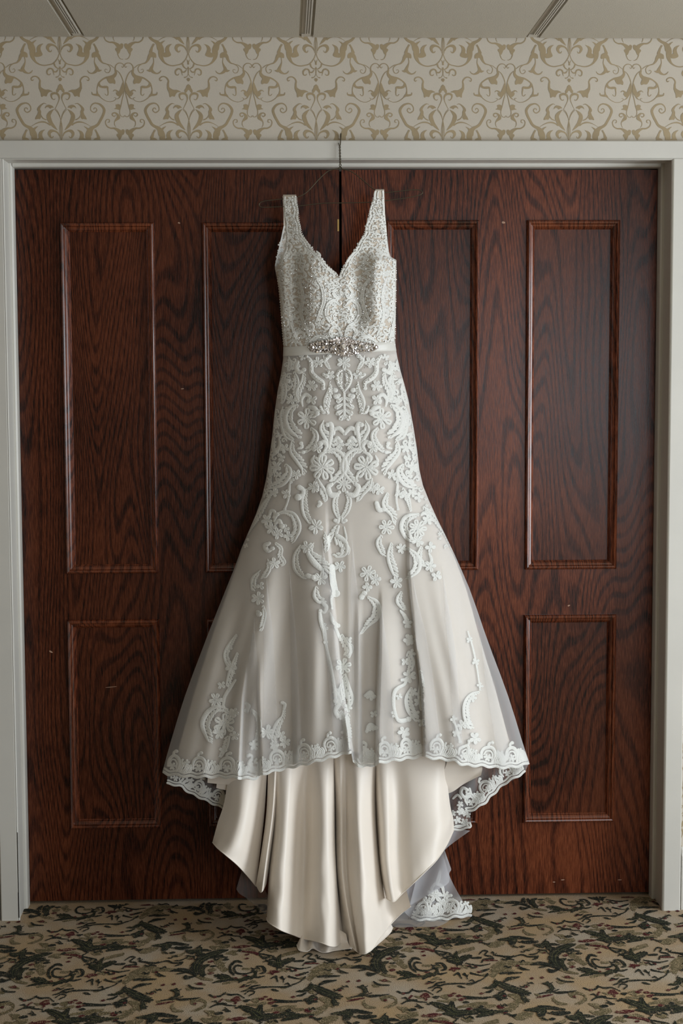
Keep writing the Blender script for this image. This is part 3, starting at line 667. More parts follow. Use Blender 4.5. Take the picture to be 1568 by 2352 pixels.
zc = H + AJ + CW
b0 = PD(779.6, 336, .007); x0 = b0[0]
hk = [tuple(b0), (x0 + .002, -.0045, zc - .012), (x0 + .0035, -.004, zc + .006), (x0 + .004, .001, zc + .0165), (x0 + .004, .0075, zc + .017), (x0 + .004, .0125, zc + .010), (x0 + .004, .0140, zc + .0016)]
m = MB(); tube(m, hk, .0015, step=.002); make('hook', m, M['wire'], hanger, smooth=True)

# ------------------------------------------------------------------ gown surfaces
def F1(pts):
    a = np.array(sorted(pts)); return lambda y: np.interp(y, a[:, 0], a[:, 1])
SIL_L = F1([(y, x) for x, y in [(649,452),(651,490),(651,520),(646,545),(639,575),(633,602),(631,612),(632,622),(636,640),(640,665),(643,700),(646,740),(649,775),(651,800),(650,825),(645,860),(637,900),(630,950),(625,1000),(617,1060),(611,1100),(602,1140),(588,1180),(571,1220),(554,1260),(540,1300),(520,1350),(500,1400),(480,1450),(461,1500),(442,1550),(424,1600),(408,1650),(393,1700),(383,1735),(372,1776)]])
SIL_R = F1([(y, x) for x, y in [(882,438),(884,490),(887,520),(890,555),(893,578),(897,590),(910,597),(910,640),(909,700),(908,760),(907,790),(912,820),(919,850),(929,885),(938,920),(949,980),(957,1030),(963,1080),(971,1115),(985,1150),(1003,1190),(1023,1230),(1042,1270),(1060,1310),(1077,1350),(1095,1400),(1112,1450),(1130,1500),(1149,1550),(1167,1600),(1183,1650),(1198,1700),(1206,1725),(1217,1756)]])
NECK_L = F1([(y, x) for x, y in [(680,450),(683,480),(687,515),(692,535),(702,553),(718,573),(740,598),(762,619),(779,637)]])
NECK_R = F1([(y, x) for x, y in [(862,437),(856,460),(848,490),(841,520),(836,538),(824,560),(808,583),(796,600),(785,618),(780,637)]])
DEP = F1([(437, .014), (480, .018), (540, .04), (590, .07), (640, .095), (700, .09), (760, .072), (800, .066), (850, .075), (920, .088), (1000, .095), (1100, .105), (1200, .12), (1400, .15), (1600, .175), (1790, .19)])
def g(x, c, s): return np.exp(-((x - c) / s) ** 2)
def ss(x, a, b):
    t = np.clip((x - a) / (b - a), 0, 1); return t * t * (3 - 2 * t)
E1 = F1([(1180, 748), (1225, 750), (1290, 757), (1380, 762), (1450, 769), (1530, 777), (1620, 790), (1725, 806), (1800, 808)])
E2 = F1([(1380, 874), (1500, 872), (1650, 867), (1760, 866), (1800, 866)])
E3 = F1([(1300, 936), (1370, 942), (1480, 955), (1580, 970), (1740, 976), (1800, 976)])
FL1 = F1([(1450, 575), (1600, 558), (1790, 549)]); FL2 = F1([(1450, 590), (1600, 592), (1790, 598)])
def Dfront(px, py):
    px = np.asarray(px, float); py = np.asarray(py, float)
    L, R = SIL_L(py), SIL_R(py); xc = (L + R) / 2; hw = (R - L) / 2
    t = np.clip((px - xc) / hw, -1, 1)
    D = .002 + .010 * (1 - ss(py, 470, 560)) + DEP(py) * np.clip(1 - np.abs(t) ** 2.4, 0, 1) ** .62
    # bust: cups with the creases and the lit ridge of the right cup
    wb = ss(py, 560, 610) * (1 - ss(py, 720, 775))
    D = D + wb * (.014 * g(px, 722, 28) + .024 * g(px, 866, 19) - .022 * g(px, 822, 20) - .024 * g(px, 676, 15) + .006 * g(px, 652, 8) - .006 * g(px, 779, 18) - .012 * g(px, 895, 9))
    wb2 = ss(py, 640, 680) * (1 - ss(py, 770, 800))
    D = D + wb2 * (-.006 * g(px, 690, 14) + .006 * g(px, 755, 16) + .004 * g(px, 838, 16))
    # hip drapes
    wh = ss(py, 830, 900) * (1 - ss(py, 1120, 1250))
    D = D + wh * (.004 * g(px, 735, 26) - .004 * g(px, 705, 14) + .004 * g(px, 862, 24))
    f = ss(py, 1130, 1330)
    k = 1.3 * f * (.4 + .6 * ss(py, 1200, 1650))
    # pleats of the flared skirt
    stepL = 1 - ss(px - E1(py), -2, 7)
    D = D + k * (-.030) + k * .038 * stepL * (.55 + .45 * g(px, E1(py), 70))
    c = ss(py, 1330, 1480)
    e2, e3 = E2(py), E3(py)
    stepC = ss(px - e2, -6, 4)
    D = D + c * k * .034 * stepC * np.where(px < e3, np.clip(1 - (px - e2) / np.maximum(e3 - e2, 20), 0, 1) ** .9, 1)
    stepR = ss(px - e3, -6, 5)
    D = D + k * (.034 - .034 * c * stepC * (px > e3)) * stepR
    D = D + c * .012 * g(px, 823, 7) + k * .006 * g(px, 800, 8)
    # broad folds of the left panel
    D = D + k * (-.020 * g(px, 655 - .02 * (py - 1400), 36) + .010 * g(px, 715 + .05 * (py - 1400), 26) + .012 * g(px, 610 - .16 * (py - 1400), 24) - .014 * g(px, 540 - .10 * (py - 1400), 26))
    q = ss(py, 1480, 1680); D = D - q * .022 * ss(px - FL1(py), -3, 5) * (1 - ss(px - FL2(py), -4, 6))
    D = D + q * .006 * g(px, 680, 10)
    # right panel
    D = D + k * (.010 * g(px, 1020 + .12 * (py - 1400), 28) - .010 * g(px, 1062 + .20 * (py - 1400), 18) + .006 * g(px, 1105 + .30 * (py - 1400), 16))
    # fine radiating ripples
    u = (px - xc) / hw
    D = D + k * .0022 * np.sin(u * 46 + 1.3 * np.sin(u * 9)) * ss(py, 1250, 1600)
    return D
HEM = np.array([(372,1776),(386,1780),(400,1782),(440,1786),(500,1786),(545,1788),(575,1790),(592,1788),(600,1781),(650,1768),(700,1757),(750,1744),(788,1734),(806,1728),(810,1752),(820,1758),(832,1762),(850,1760),(864,1757),(870,1754),(900,1749),(930,1745),(970,1738),(978,1741),(1000,1744),(1040,1749),(1060,1757),(1080,1760),(1110,1761),(1150,1765),(1180,1763),(1205,1758),(1217,1752)], float)
def HEMY(px): return np.interp(px, HEM[:, 0], HEM[:, 1])
hem_s = (HEM[:, 0] - SIL_L(HEM[:, 1])) / (SIL_R(HEM[:, 1]) - SIL_L(HEM[:, 1]))
hem_s = np.maximum.accumulate(np.clip(hem_s, 0, 1)) + np.arange(len(hem_s)) * 1e-6
gb = at_z(800, 2150, 0)
gown = empty('wedding_gown', (float(gb[0]), -.05, 0.0), 'white beaded lace wedding gown with flared tulle skirt and ivory satin train', 'dress')

def cloth(name, V, mat, parent, smooth=True, label=None, thick=0):
    mb = MB(); mb.grid(V); o = make(name, mb, mat, parent, smooth=smooth, label=label)
    if thick:
        s = o.modifiers.new('s', 'SOLIDIFY'); s.thickness = thick; s.offset = -1
    return o
def skirt_grid(nc, nr, y0, inset, dd, hem_up, scal=0.0):
    s = np.linspace(0, 1, nc); v = np.linspace(0, 1, nr)
    hy = np.interp(s, hem_s, HEM[:, 1]) - hem_up
    if scal: hy = hy + scal * np.sin(np.linspace(0, 1, nc) * 2 * math.pi * 44)
    Y = y0 + (hy[None, :] - y0) * v[:, None]
    ins = inset * ss(Y, 1150, 1750)
    L, R = SIL_L(Y) + ins * .8, SIL_R(Y) - ins
    X = L + (R - L) * s[None, :]
    # satin follows the tulle a little way behind it
    D = Dfront(X, Y) + dd
    return PD(X, Y, D)
# bodice
def region(y0, y1, fl_, fr_, nr, nc, dd=0.0):
    Y = np.linspace(y0, y1, nr)[:, None] * np.ones((1, nc)); s = np.linspace(0, 1, nc)[None, :]
    X = fl_(Y) + (fr_(Y) - fl_(Y)) * s
    return X, Y, Dfront(X, Y) + dd
ARM_L = F1([(y, x) for x, y in [(650,452),(652,490),(655,520),(657,545),(655,570),(648,590),(640,606),(634,622),(637,640)]])
mb = MB()
X, Y, D = region(637, 812, SIL_L, SIL_R, 90, 130); mb.grid(PD(X, Y, D))
X, Y, D = region(450, 637, ARM_L, NECK_L, 90, 60); mb.grid(PD(X, Y, D))
X, Y, D = region(437, 637, SIL_R, NECK_R, 90, 60); mb.grid(PD(X, Y, D)[:, ::-1])
for a, b, y0 in ((ARM_L, NECK_L, 450.0), (NECK_R, SIL_R, 437.5)):
    xs = np.linspace(float(a(y0)), float(b(y0)), 12); rows = []
    df = Dfront(xs, np.full(12, y0)); db = df * 0 - .004
    for t in np.linspace(0, 1, 7): rows.append(PD(xs, np.full(12, y0) - 3 * np.sin(t * math.pi), df + (db - df) * t))
    mb.grid(np.array(rows), flip=True)
bodice = make('bodice', mb, M['bodice'], gown, smooth=True)
# back of the bodice and its straps
mb = MB()
def back(y0, y1, a, b, nr, nc):
    Y = np.linspace(y0, y1, nr)[:, None] * np.ones((1, nc)); X = a(Y) + (b(Y) - a(Y)) * np.linspace(0, 1, nc)[None, :]
    L, R = SIL_L(Y), SIL_R(Y); t = np.clip((X - (L + R) / 2) / ((R - L) / 2), -1, 1)
    D = .001 - .55 * np.minimum(DEP(Y), .11) * np.clip(1 - np.abs(t) ** 2.4, 0, 1) ** .62
    return PD(X, Y, D)
mb.grid(back(640, 1760, lambda y: SIL_L(y) + 2 + 20 * ss(y, 1200, 1750), lambda y: SIL_R(y) - 2 - 30 * ss(y, 1200, 1750), 120, 60), flip=True)
mb.grid(back(450, 640, SIL_L, lambda y: NECK_L(y) - 6, 40, 16), flip=True)
mb.grid(back(438, 640, lambda y: NECK_R(y) + 6, lambda y: SIL_R(y) - 2, 40, 16), flip=True)
back_panel = make('back_panel', mb, M['bodice'], gown, smooth=True)
# skirt layers
under = cloth('satin_skirt', skirt_grid(300, 260, 806, 30, -.007, 30), M['under'], gown, label='ivory satin layer under the tulle')
tullesk = cloth('tulle_skirt', skirt_grid(420, 380, 806, 0, 0, 2, 1.2), M['tulle'], gown, label='sheer white tulle layer with lace motifs')

# pleats where the tulle doubles over itself
FOLDS = [([(575,1420),(558,1600),(549,1784)], [(592,1420),(594,1600),(597,1782)]), ([(604,1330),(606,1550),(604,1778)], [(620,1330),(632,1550),(642,1768)]), ([(800,1240),(808,1450),(812,1750)], [(816,1240),(826,1450),(834,1758)]), ([(868,1390),(870,1550),(868,1753)], [(884,1390),(896,1550),(908,1746)]),
         ([(940,1330),(962,1540),(977,1738)], [(956,1330),(992,1540),(1016,1744)]), ([(1092,1450),(1120,1600),(1146,1762)], [(1104,1450),(1142,1600),(1178,1762)]), ([(728,1240),(742,1450),(770,1735)], [(750,1240),(768,1450),(804,1727)]), ([(1010,1300),(1030,1500),(1046,1748)], [(1018,1300),(1046,1500),(1066,1756)]), ([(660,1300),(668,1500),(672,1760)], [(668,1300),(682,1500),(694,1757)])]
for a, b in FOLDS:
    A_, B_ = np.array(a, float), np.array(b, float); Y = np.linspace(A_[0, 1], min(A_[-1, 1], B_[-1, 1]), 120)
    xa, xb = np.interp(Y, A_[:, 1], A_[:, 0]), np.interp(Y, B_[:, 1], B_[:, 0]); w_ = np.clip((Y - Y[0]) / 120, .02, 1)
    xm = (xa + xb) / 2; xa, xb = xm + (xa - xm) * w_, xm + (xb - xm) * w_
    X = xa[:, None] + (xb - xa)[:, None] * np.linspace(0, 1, 9)[None, :]; YY = Y[:, None] * np.ones((1, 9))
    cloth('tulle_pleat', PD(X, YY, Dfront(X, YY) + .0022 + .0016 * np.sin(np.linspace(0, math.pi, 9))[None, :]), M['tulle2'], tullesk)

# ------------------------------------------------------------------ lace
PR_DOME = ((-1, 0), (-.82, .065), (0, .085), (.82, .065), (1, 0))
PR_GROOVE = ((-1, 0), (-.85, .07), (-.22, .065), (0, -.02), (.22, .065), (.85, .07), (1, 0))
OCC = []
MM = .00119
def lace_stroke(mb, pts, Df=Dfront, step=3.0, groove=False, lobes=0, lift=.0012, minw=2.4, hs=1.0):
    prof = PR_GROOVE if groove else PR_DOME
    XY, Hh = ribbon2d(pts, step, minw, prof, lobes)
    if Df is Dfront:
        XY[..., 0] = np.clip(XY[..., 0], SIL_L(XY[..., 1]) + .6, SIL_R(XY[..., 1]) - .6)
        OCC.extend([(float(p[0]), float(p[1]), float(w) / 2) for p, w in zip(XY.mean(1)[::2], np.abs(XY[:, -1] - XY[:, 0]).max(1)[::2])])
    D = Df(XY[..., 0], XY[..., 1]) + lift + Hh * MM * 1.25 * hs
    V = PD(XY[..., 0], XY[..., 1], D); mb.grid(V)
def flower(mb, x, y, r, rot=0.0, n=6, Df=Dfront, lift=.0012):
    if n >= 6 and r > 17:      # double bloom: outer lobes, then an inner whorl
        for i in range(n):
            a = rot + i * 2 * math.pi / n; c, s = math.cos(a), math.sin(a); q = .27 * r
            for sg in (-1, 1):     # each lobe is a pair of curled cords
                lace_stroke(mb, [(x + c * r * .30, y + s * r * .30, q * .6), (x + c * r * .62 - sg * s * q * .55, y + s * r * .62 + sg * c * q * .55, q * .95), (x + c * r * .92 - sg * s * q * .50, y + s * r * .92 + sg * c * q * .50, q * .9), (x + c * r * 1.0, y + s * r * 1.0, q * .5)], Df, 2.5, lift=lift)
        n, r = 5, r * .52
    w = 2 * math.pi * .70 * r / n * .80
    for i in range(n):
        a = rot + i * 2 * math.pi / n + (.10 if i % 2 else -.05); c, s = math.cos(a), math.sin(a); rr = r * (1.0 if i % 2 else .92)
        lace_stroke(mb, [(x + c * rr * .20, y + s * rr * .20, w * .45), (x + c * rr * .45, y + s * rr * .45, w * .85), (x + c * rr * .74, y + s * rr * .74, w)], Df, 2.5, groove=r > 5, lift=lift)
    lace_stroke(mb, [(x - r * .06, y, r * .22), (x + r * .06, y, r * .22)], Df, 2.5, lift=lift + .0008)
def obj_lace(kind_, build, parent, mat=None):
    mb = MB(); build(mb); return make(kind_, mb, mat or M['lace'], parent, smooth=True)
def AXX(y): return 788.0 - (np.asarray(y, float) - 870) * .026
def acanthus(mb, pts, Df=Dfront, lift=.0012, side=0):
    """leaf with a smooth corded outer edge and a row of slit lobes on its inner side (side = +-1, 0 picks the concave side)"""
    S = catmull(pts, 2.5); T = np.gradient(S[:, :2], axis=0); T /= np.hypot(T[:, 0], T[:, 1])[:, None] + 1e-9
    N = np.stack([-T[:, 1], T[:, 0]], 1); W = S[:, 2] * 1.22 + 1.2
    if side == 0:
        m = S[len(S) // 2, :2]; e = (S[0, :2] + S[-1, :2]) / 2; side = 1 if ((e - m) * N[len(S) // 2]).sum() > 0 else -1
    sp = [(*(S[i, :2] - side * N[i] * W[i] * .28), max(3.0, W[i] * .46)) for i in range(0, len(S), 3)] + [(*S[-1, :2], max(2.6, W[-1] * .5))]
    lace_stroke(mb, sp, Df, 2.5, lift=lift)
    d = np.concatenate([[0], np.cumsum(np.hypot(*np.diff(S[:, :2], axis=0).T))]); p = 0.0
    while p < d[-1]:
        i = int(np.searchsorted(d, p)); i = min(i, len(S) - 1); w = W[i]
        if w > 5:
            k = w * .55; x, y = S[i, :2] + side * N[i] * w * .02; t, n = T[i], N[i] * side; q = max(2.8, min(6.0, w * .34))
            lace_stroke(mb, [(x - t[0] * k * .2, y - t[1] * k * .2, q * .6), (x + n[0] * k * .35 + t[0] * k * .3, y + n[1] * k * .35 + t[1] * k * .3, q), (x + n[0] * k * .72 + t[0] * k * .85, y + n[1] * k * .72 + t[1] * k * .85, q * 1.05)], Df, 2.2, lift=lift)
        p += max(4.2, min(7.5, w * .42)) * 1.12
def curl(mb, pts, Df=Dfront, lift=.0012):
    lace_stroke(mb, [(x, y, w * 1.25 + .8) for x, y, w in pts], Df, lift=lift)
    x, y, w = pts[-1]; lace_stroke(mb, [(x - 1, y, w * 1.7), (x + 1, y, w * 1.7)], Df, lift=lift + .0003)
def mirror(pts, sgn): return [(float(AXX(y)) + sgn * (-dx), y, w) for dx, y, w in pts]
# motifs measured on the left half of the hip (enlargement frame), built on both sides of the gown's centre line
def CX(x, y): return 560 + np.asarray(x, float) / 3.4844, 800 + np.asarray(y, float) / 3.4844
def cpts(pts, mir=False):
    o = []
    for x, y, w in pts:
        if mir: x = 2 * float(np.interp(y, [250, 850, 1085, 1380], [799, 806, 797, 770])) - x
        px, py = CX(x, y); o.append((float(px), float(py), w / 3.4844))
    return o
HK = [
 [(355,70,6),(365,120,28),(358,180,18)], [(480,200,20),(470,270,34),(432,350,42),(440,420,18)], [(400,190,14),(420,260,34),(414,340,36),(430,430,16)], [(325,220,20),(310,270,32),(322,330,38),(312,420,22),(300,440,8)],
 [(690,270,8),(688,340,34),(662,420,46),(655,475,28),(668,525,12)], [(430,458,20),(378,490,52),(355,560,70),(380,640,70),(420,682,46),(440,715,16)], [(535,640,18),(570,690,40),(556,760,44),(512,810,26),(495,832,8)], [(315,470,8),(303,540,32),(318,640,38),(342,700,36),(390,735,12)],
 [(255,480,10),(245,560,26),(250,640,10)], [(390,740,18),(385,820,44),(440,900,50),(475,960,36),(470,1012,10)], [(330,930,18),(352,990,56),(302,1070,54),(222,1110,22),(190,1120,6)], [(650,830,14),(722,825,46),(782,880,56),(795,960,56),(760,1022,46),(716,1070,24),(708,1095,12)],
 [(580,1040,20),(600,1100,46),(640,1160,42),(656,1220,18)], [(640,580,8),(626,640,42),(656,695,54),(688,760,42),(682,806,20)], [(770,1148,12),(732,1210,34),(730,1290,34),(758,1360,18)], [(250,690,8),(232,760,24),(240,830,10)], [(215,880,8),(205,950,26),(212,1020,10)], [(790,300,8),(772,250,18),(784,200,8)], [(640,60,8),(655,115,26),(682,165,12)],
]
HS = [
 [(800,348,12),(760,290,22),(744,230,24),(760,186,22),(800,168,12)], [(500,62,16),(535,110,28),(540,190,30),(580,240,34),(630,275,26),(632,320,18)], [(650,92,26),(682,60,20)], [(635,210,20),(662,226,18)], [(612,470,20),(630,510,24),(668,514,16)], [(430,110,20),(414,150,30),(440,190,26),(478,172,20)],
 [(468,462,10),(460,410,20),(488,372,24),(520,386,22),(514,420,16)], [(520,470,18),(560,480,32),(592,502,16)], [(528,512,16),(582,522,24)], [(430,802,10),(464,790,20),(455,760,18)], [(440,832,10),(472,832,18)], [(280,720,8),(286,780,20),(250,832,20)], [(365,1080,10),(360,1130,18),(352,1210,14),(326,1288,12)],
 [(650,832,14),(614,852,24),(598,884,14)], [(680,802,16),(696,700,26),(702,640,32),(690,606,32),(668,612,22)], [(714,682,24),(722,650,24),(760,640,28),(790,668,24),(802,684,16)], [(720,742,20),(746,718,28),(770,742,18)], [(640,822,14),(662,782,26),(640,750,30),(608,762,26)],
 [(700,1090,24),(674,1112,32),(692,1170,36),(742,1170,28),(762,1150,14)], [(758,1362,16),(750,1390,24),(730,1378,18)], [(722,330,22),(730,336,22)], [(726,382,24),(736,386,24)], [(800,360,16),(800,560,12)], [(338,256,24),(346,262,24)],
 [(762,420,20),(748,400,24),(756,376,18)], [(690,1000,10),(700,1040,16),(690,1060,10)], [(560,860,10),(540,900,18),(548,930,12)],
]
HF = [(590,112,46,5),(690,212,38,5),(540,300,48,6),(410,150,36,4),(375,415,40,5),(540,412,40,4),(502,562,80,6),(320,800,40,5),(252,950,46,5),(300,880,28,4),(415,1010,42,5),(370,1052,30,4),(335,1166,36,4),(235,1156,38,5),(625,952,98,7),(556,1112,50,6),(585,800,40,4),(760,772,45,6),(770,420,0,0),(280,700,26,4),(465,70,26,4),(275,1010,24,4),(560,600,0,0)]
CF = [(799,112,58,6),(812,856,26,3),(797,1086,62,6),(800,440,0,0)]
for mir in (False, True):
    for L_ in HK: obj_lace('lace_leaf', lambda mb: acanthus(mb, cpts(L_, mir)), tullesk)
    for L_ in HS: obj_lace('lace_scroll', lambda mb: curl(mb, cpts(L_, mir)), tullesk)
    for x, y, r, n in HF:
        if r:
            (px, py, pr), = cpts([(x, y, r)], mir)
            obj_lace('lace_flower', lambda mb: flower(mb, px, py, pr, x * .7 * (-1 if mir else 1), n), tullesk)
    def pp(mb):
        for x, y in ((755,420),(742,470),(752,520),(775,560)):
            (a, b, w), (c, d, e) = cpts([(800, y - 30, 12), (x, y, 44)], mir); lace_stroke(mb, [(a, b, w), (c, d, e)], groove=True)
    obj_lace('lace_petals', pp, tullesk)
for x, y, r, n in CF:
    if r:
        (px, py, pr), = cpts([(x, y, r)]); obj_lace('lace_flower', lambda mb: flower(mb, px, py, pr, math.pi / 2, n), tullesk)
# sprays below the hip, left and right differ
XK = [
 [(500,1130,18),(480,1220,42),(490,1320,42),(530,1400,22)], [(255,1330,14),(322,1312,24),(392,1342,46),(425,1430,54),(402,1510,38),(394,1552,12)], [(250,1560,14),(292,1602,30),(290,1660,28),(320,1712,26),(300,1742,10)], [(185,1690,8),(196,1760,34),(160,1832,28)], [(132,1780,8),(78,1850,38),(70,1932,22)], [(150,2060,12),(162,2130,28),(142,2230,26),(134,2262,12)],
 [(640,1470,8),(664,1560,38),(660,1622,16)], [(560,1560,8),(530,1622,56),(582,1692,88),(640,1762,62),(640,1832,16)], [(455,1580,18),(414,1660,34),(420,1762,44),(480,1842,16)], [(580,1910,20),(580,1980,54),(622,2032,40)], [(745,1420,34),(720,1500,56),(790,1562,64),(800,1640,40),(730,1662,24)], [(990,1990,14),(1052,2050,56),(1052,2142,56),(990,2212,30),(938,2284,12)],
 [(1150,1160,18),(1130,1250,46),(1190,1330,38),(1200,1402,16)], [(1270,1120,14),(1310,1200,28),(1336,1302,10)], [(1100,1500,18),(1080,1560,44),(1112,1652,26)], [(1180,1560,18),(1168,1660,44),(1190,1750,48),(1212,1822,26)], [(1260,1950,18),(1240,2020,44),(1282,2092,20)], [(1310,1600,14),(1376,1672,48),(1380,1762,54),(1310,1842,14)],
 [(1400,1330,16),(1310,1362,54),(1280,1432,60),(1312,1512,44),(1352,1542,14)], [(1420,1590,18),(1400,1680,44),(1440,1742,20)], [(820,1560,8),(838,1610,18),(830,1650,8)], [(1010,1100,0),(1010,1100,0)],
]
XS = [
 [(440,1112,32),(472,1132,26),(470,1172,28),(432,1192,32)], [(590,1262,20),(612,1242,26),(600,1228,12)], [(240,1382,14),(262,1330,20)], [(205,1332,18),(216,1300,22),(246,1310,18),(240,1352,12)], [(250,1402,20),(280,1380,26),(302,1422,24)], [(200,1560,22),(168,1582,32),(190,1622,26),(226,1602,20)], [(110,2112,26),(118,2126,26)], [(505,1820,32),(552,1832,24)], [(622,2030,20),(656,2070,28),(642,2112,20),(610,2100,16)], [(605,2100,20),(612,2180,24),(640,2262,28),(652,2352,20)],
 [(800,1432,10),(816,1520,16),(800,1602,12)], [(705,1750,36),(710,1850,42),(735,1962,36)], [(940,1992,36),(962,1960,24)], [(1060,1240,30),(1080,1292,32),(1122,1290,20)], [(1250,2100,12),(1290,2150,26),(1312,2222,20)], [(1420,1332,14),(1442,1318,22),(1472,1332,16)], [(735,1960,20),(700,2000,18),(705,2080,12)], [(690,2120,12),(710,2180,26),(750,2220,22)], [(1480,1640,10),(1500,1690,20),(1490,1720,12)],
]
XF = [(575,1426,60,5),(180,1376,46,5),(215,1442,48,5),(270,1482,46,5),(350,1502,36,4),(240,1722,48,5),(130,1902,28,3),(110,2002,56,6),(665,1530,34,4),(500,1590,50,5),(610,1842,58,6),(640,2232,32,4),(765,1746,48,5),(990,1802,62,6),(1050,1852,48,5),(985,1912,36,4),(1080,1132,44,5),(1290,1182,36,4),(1400,1192,36,4),(1140,1432,60,6),(1220,1872,52,5),(1310,2202,40,5),(1320,2332,44,5),(1260,1602,44,6),(1390,1442,70,7),(1470,1372,44,5),(1390,1542,48,5),(1490,1592,40,4),(1490,1742,48,5),(1540,1822,40,4),(1480,1302,26,4),(330,1440,30,4)]
for L_ in XK:
    if L_[1][2]: obj_lace('lace_leaf', lambda mb: acanthus(mb, cpts(L_)), tullesk)
for L_ in XS: obj_lace('lace_scroll', lambda mb: curl(mb, cpts(L_)), tullesk)
for x, y, r, n in XF:
    (px, py, pr), = cpts([(x, y, r)]); obj_lace('lace_flower', lambda mb: flower(mb, px, py, pr, x * .7, n), tullesk)

# hand placed sprays running down the skirt: (kind, points)
SK_LEAF = [
 [(662,1172,5),(676,1184,14),(683,1205,16),(680,1225,13),(673,1242,5)], [(640,1178,4),(630,1190,8),(632,1206,10),(626,1216,6)], [(644,1238,7),(650,1258,9),(652,1275,7),(655,1290,5)], [(606,1300,8),(600,1318,10),(590,1332,9),(580,1350,6),(578,1362,5)],
 [(601,1400,4),(605,1420,9),(602,1436,8),(599,1452,4)], [(722,1250,8),(730,1275,22),(742,1300,24),(746,1318,12),(740,1330,5)], [(690,1258,5),(679,1280,11),(679,1305,13),(692,1328,6)], [(730,1352,8),(733,1375,16),(742,1395,14),(744,1412,5)], [(716,1255,7),(712,1275,10),(718,1298,7)],
 [(745,1225,6),(752,1240,14),(745,1262,12),(742,1280,6)],
 [(778,1206,8),(788,1225,20),(788,1248,20),(780,1266,9),(774,1278,4)], [(765,1302,9),(764,1330,11),(768,1352,11),(764,1372,7)], [(784,1458,5),(790,1475,12),(800,1492,13),(795,1506,6)], [(800,1510,5),(806,1490,9),(806,1480,5)], [(790,1550,8),(796,1580,14),(805,1605,12),(802,1622,5)], [(785,1572,5),(780,1590,9),(786,1606,7)], [(800,1640,6),(796,1660,13),(800,1690,10)],
 [(852,1378,5),(867,1402,14),(860,1430,13),(846,1444,8),(833,1459,4)], [(878,1232,8),(871,1250,12),(873,1268,10),(866,1278,5)], [(896,1255,8),(893,1285,14),(899,1310,8)], [(918,1362,8),(916,1388,13),(924,1408,6)], [(930,1420,5),(938,1445,12),(934,1462,7)], [(936,1500,8),(945,1520,12),(942,1540,7)],
 [(934,1258,4),(956,1276,14),(958,1300,15),(946,1320,9),(934,1330,4)], [(947,1180,5),(930,1192,14),(927,1215,16),(934,1236,12),(946,1248,5)], [(970,1268,6),(966,1288,10),(962,1300,5)], [(1020,1335,6),(1028,1352,9),(1024,1370,6)], [(1028,1396,5),(1040,1420,7),(1044,1440,4)],
 [(972,1165,5),(992,1184,10),(1008,1202,11),(1024,1222,11),(1036,1245,10),(1046,1272,4)], [(620,1140,4),(606,1160,9),(592,1185,9),(578,1208,6),(568,1226,3)],
 [(522,1632,7),(500,1628,14),(482,1640,19),(471,1662,19),(476,1686,14),(482,1704,6)], [(543,1458,4),(530,1478,8),(519,1500,9),(522,1520,10),(534,1545,6)], [(545,1500,4),(536,1525,9),(528,1550,10),(522,1575,7)], [(523,1692,9),(517,1715,10),(506,1738,5)],
 [(652,1626,4),(650,1645,7),(638,1665,13),(629,1688,12),(626,1704,5)], [(576,1630,5),(590,1645,8),(595,1670,8),(588,1700,5)], [(945,1580,5),(938,1605,15),(943,1632,15),(957,1656,6)], [(1100,1590,4),(1082,1598,9),(1070,1620,12),(1071,1650,12),(1082,1672,7)], [(965,1540,5),(968,1570,9),(964,1600,9),(968,1630,6)],
]
SK_SCR = [
 [(735,1405,4),(744,1457,6),(750,1490,5),(758,1530,7),(766,1570,6),(772,1610,8)], [(772,1590,6),(780,1610,9),(770,1632,8),(776,1645,6),(785,1640,5)], [(786,1640,5),(793,1670,7),(799,1700,6)], [(640,1178,4),(636,1168,6),(644,1162,6),(650,1170,5)],
 [(540,1562,4),(528,1580,6),(516,1600,6),(512,1624,5)], [(565,1616,5),(571,1622,7),(566,1632,6)], [(922,1562,5),(932,1562,6),(928,1572,5),(914,1580,6),(905,1592,7),(904,1622,6),(911,1650,6),(922,1656,8),(938,1652,7)], [(1074,1450,2),(1086,1490,3),(1096,1540,3),(1102,1585,2)], [(1040,1650,3),(1049,1676,4),(1056,1704,4)],
 [(880,1205,4),(872,1222,6),(866,1236,7)], [(836,1362,8),(842,1352,7),(838,1340,6)], [(652,1628,5),(654,1618,6),(648,1614,5)], [(770,1440,4),(778,1460,5),(782,1470,4)], [(610,1210,5),(618,1230,8),(612,1246,7)], [(655,1290,4),(648,1300,6),(640,1306,5)], [(984,1262,5),(978,1280,7),(984,1292,6)], [(1006,1300,4),(1012,1318,7),(1018,1330,5)], [(838,1598,5),(850,1590,7),(858,1600,6)], [(842,1680,6),(850,1665,8),(862,1672,6)],
]
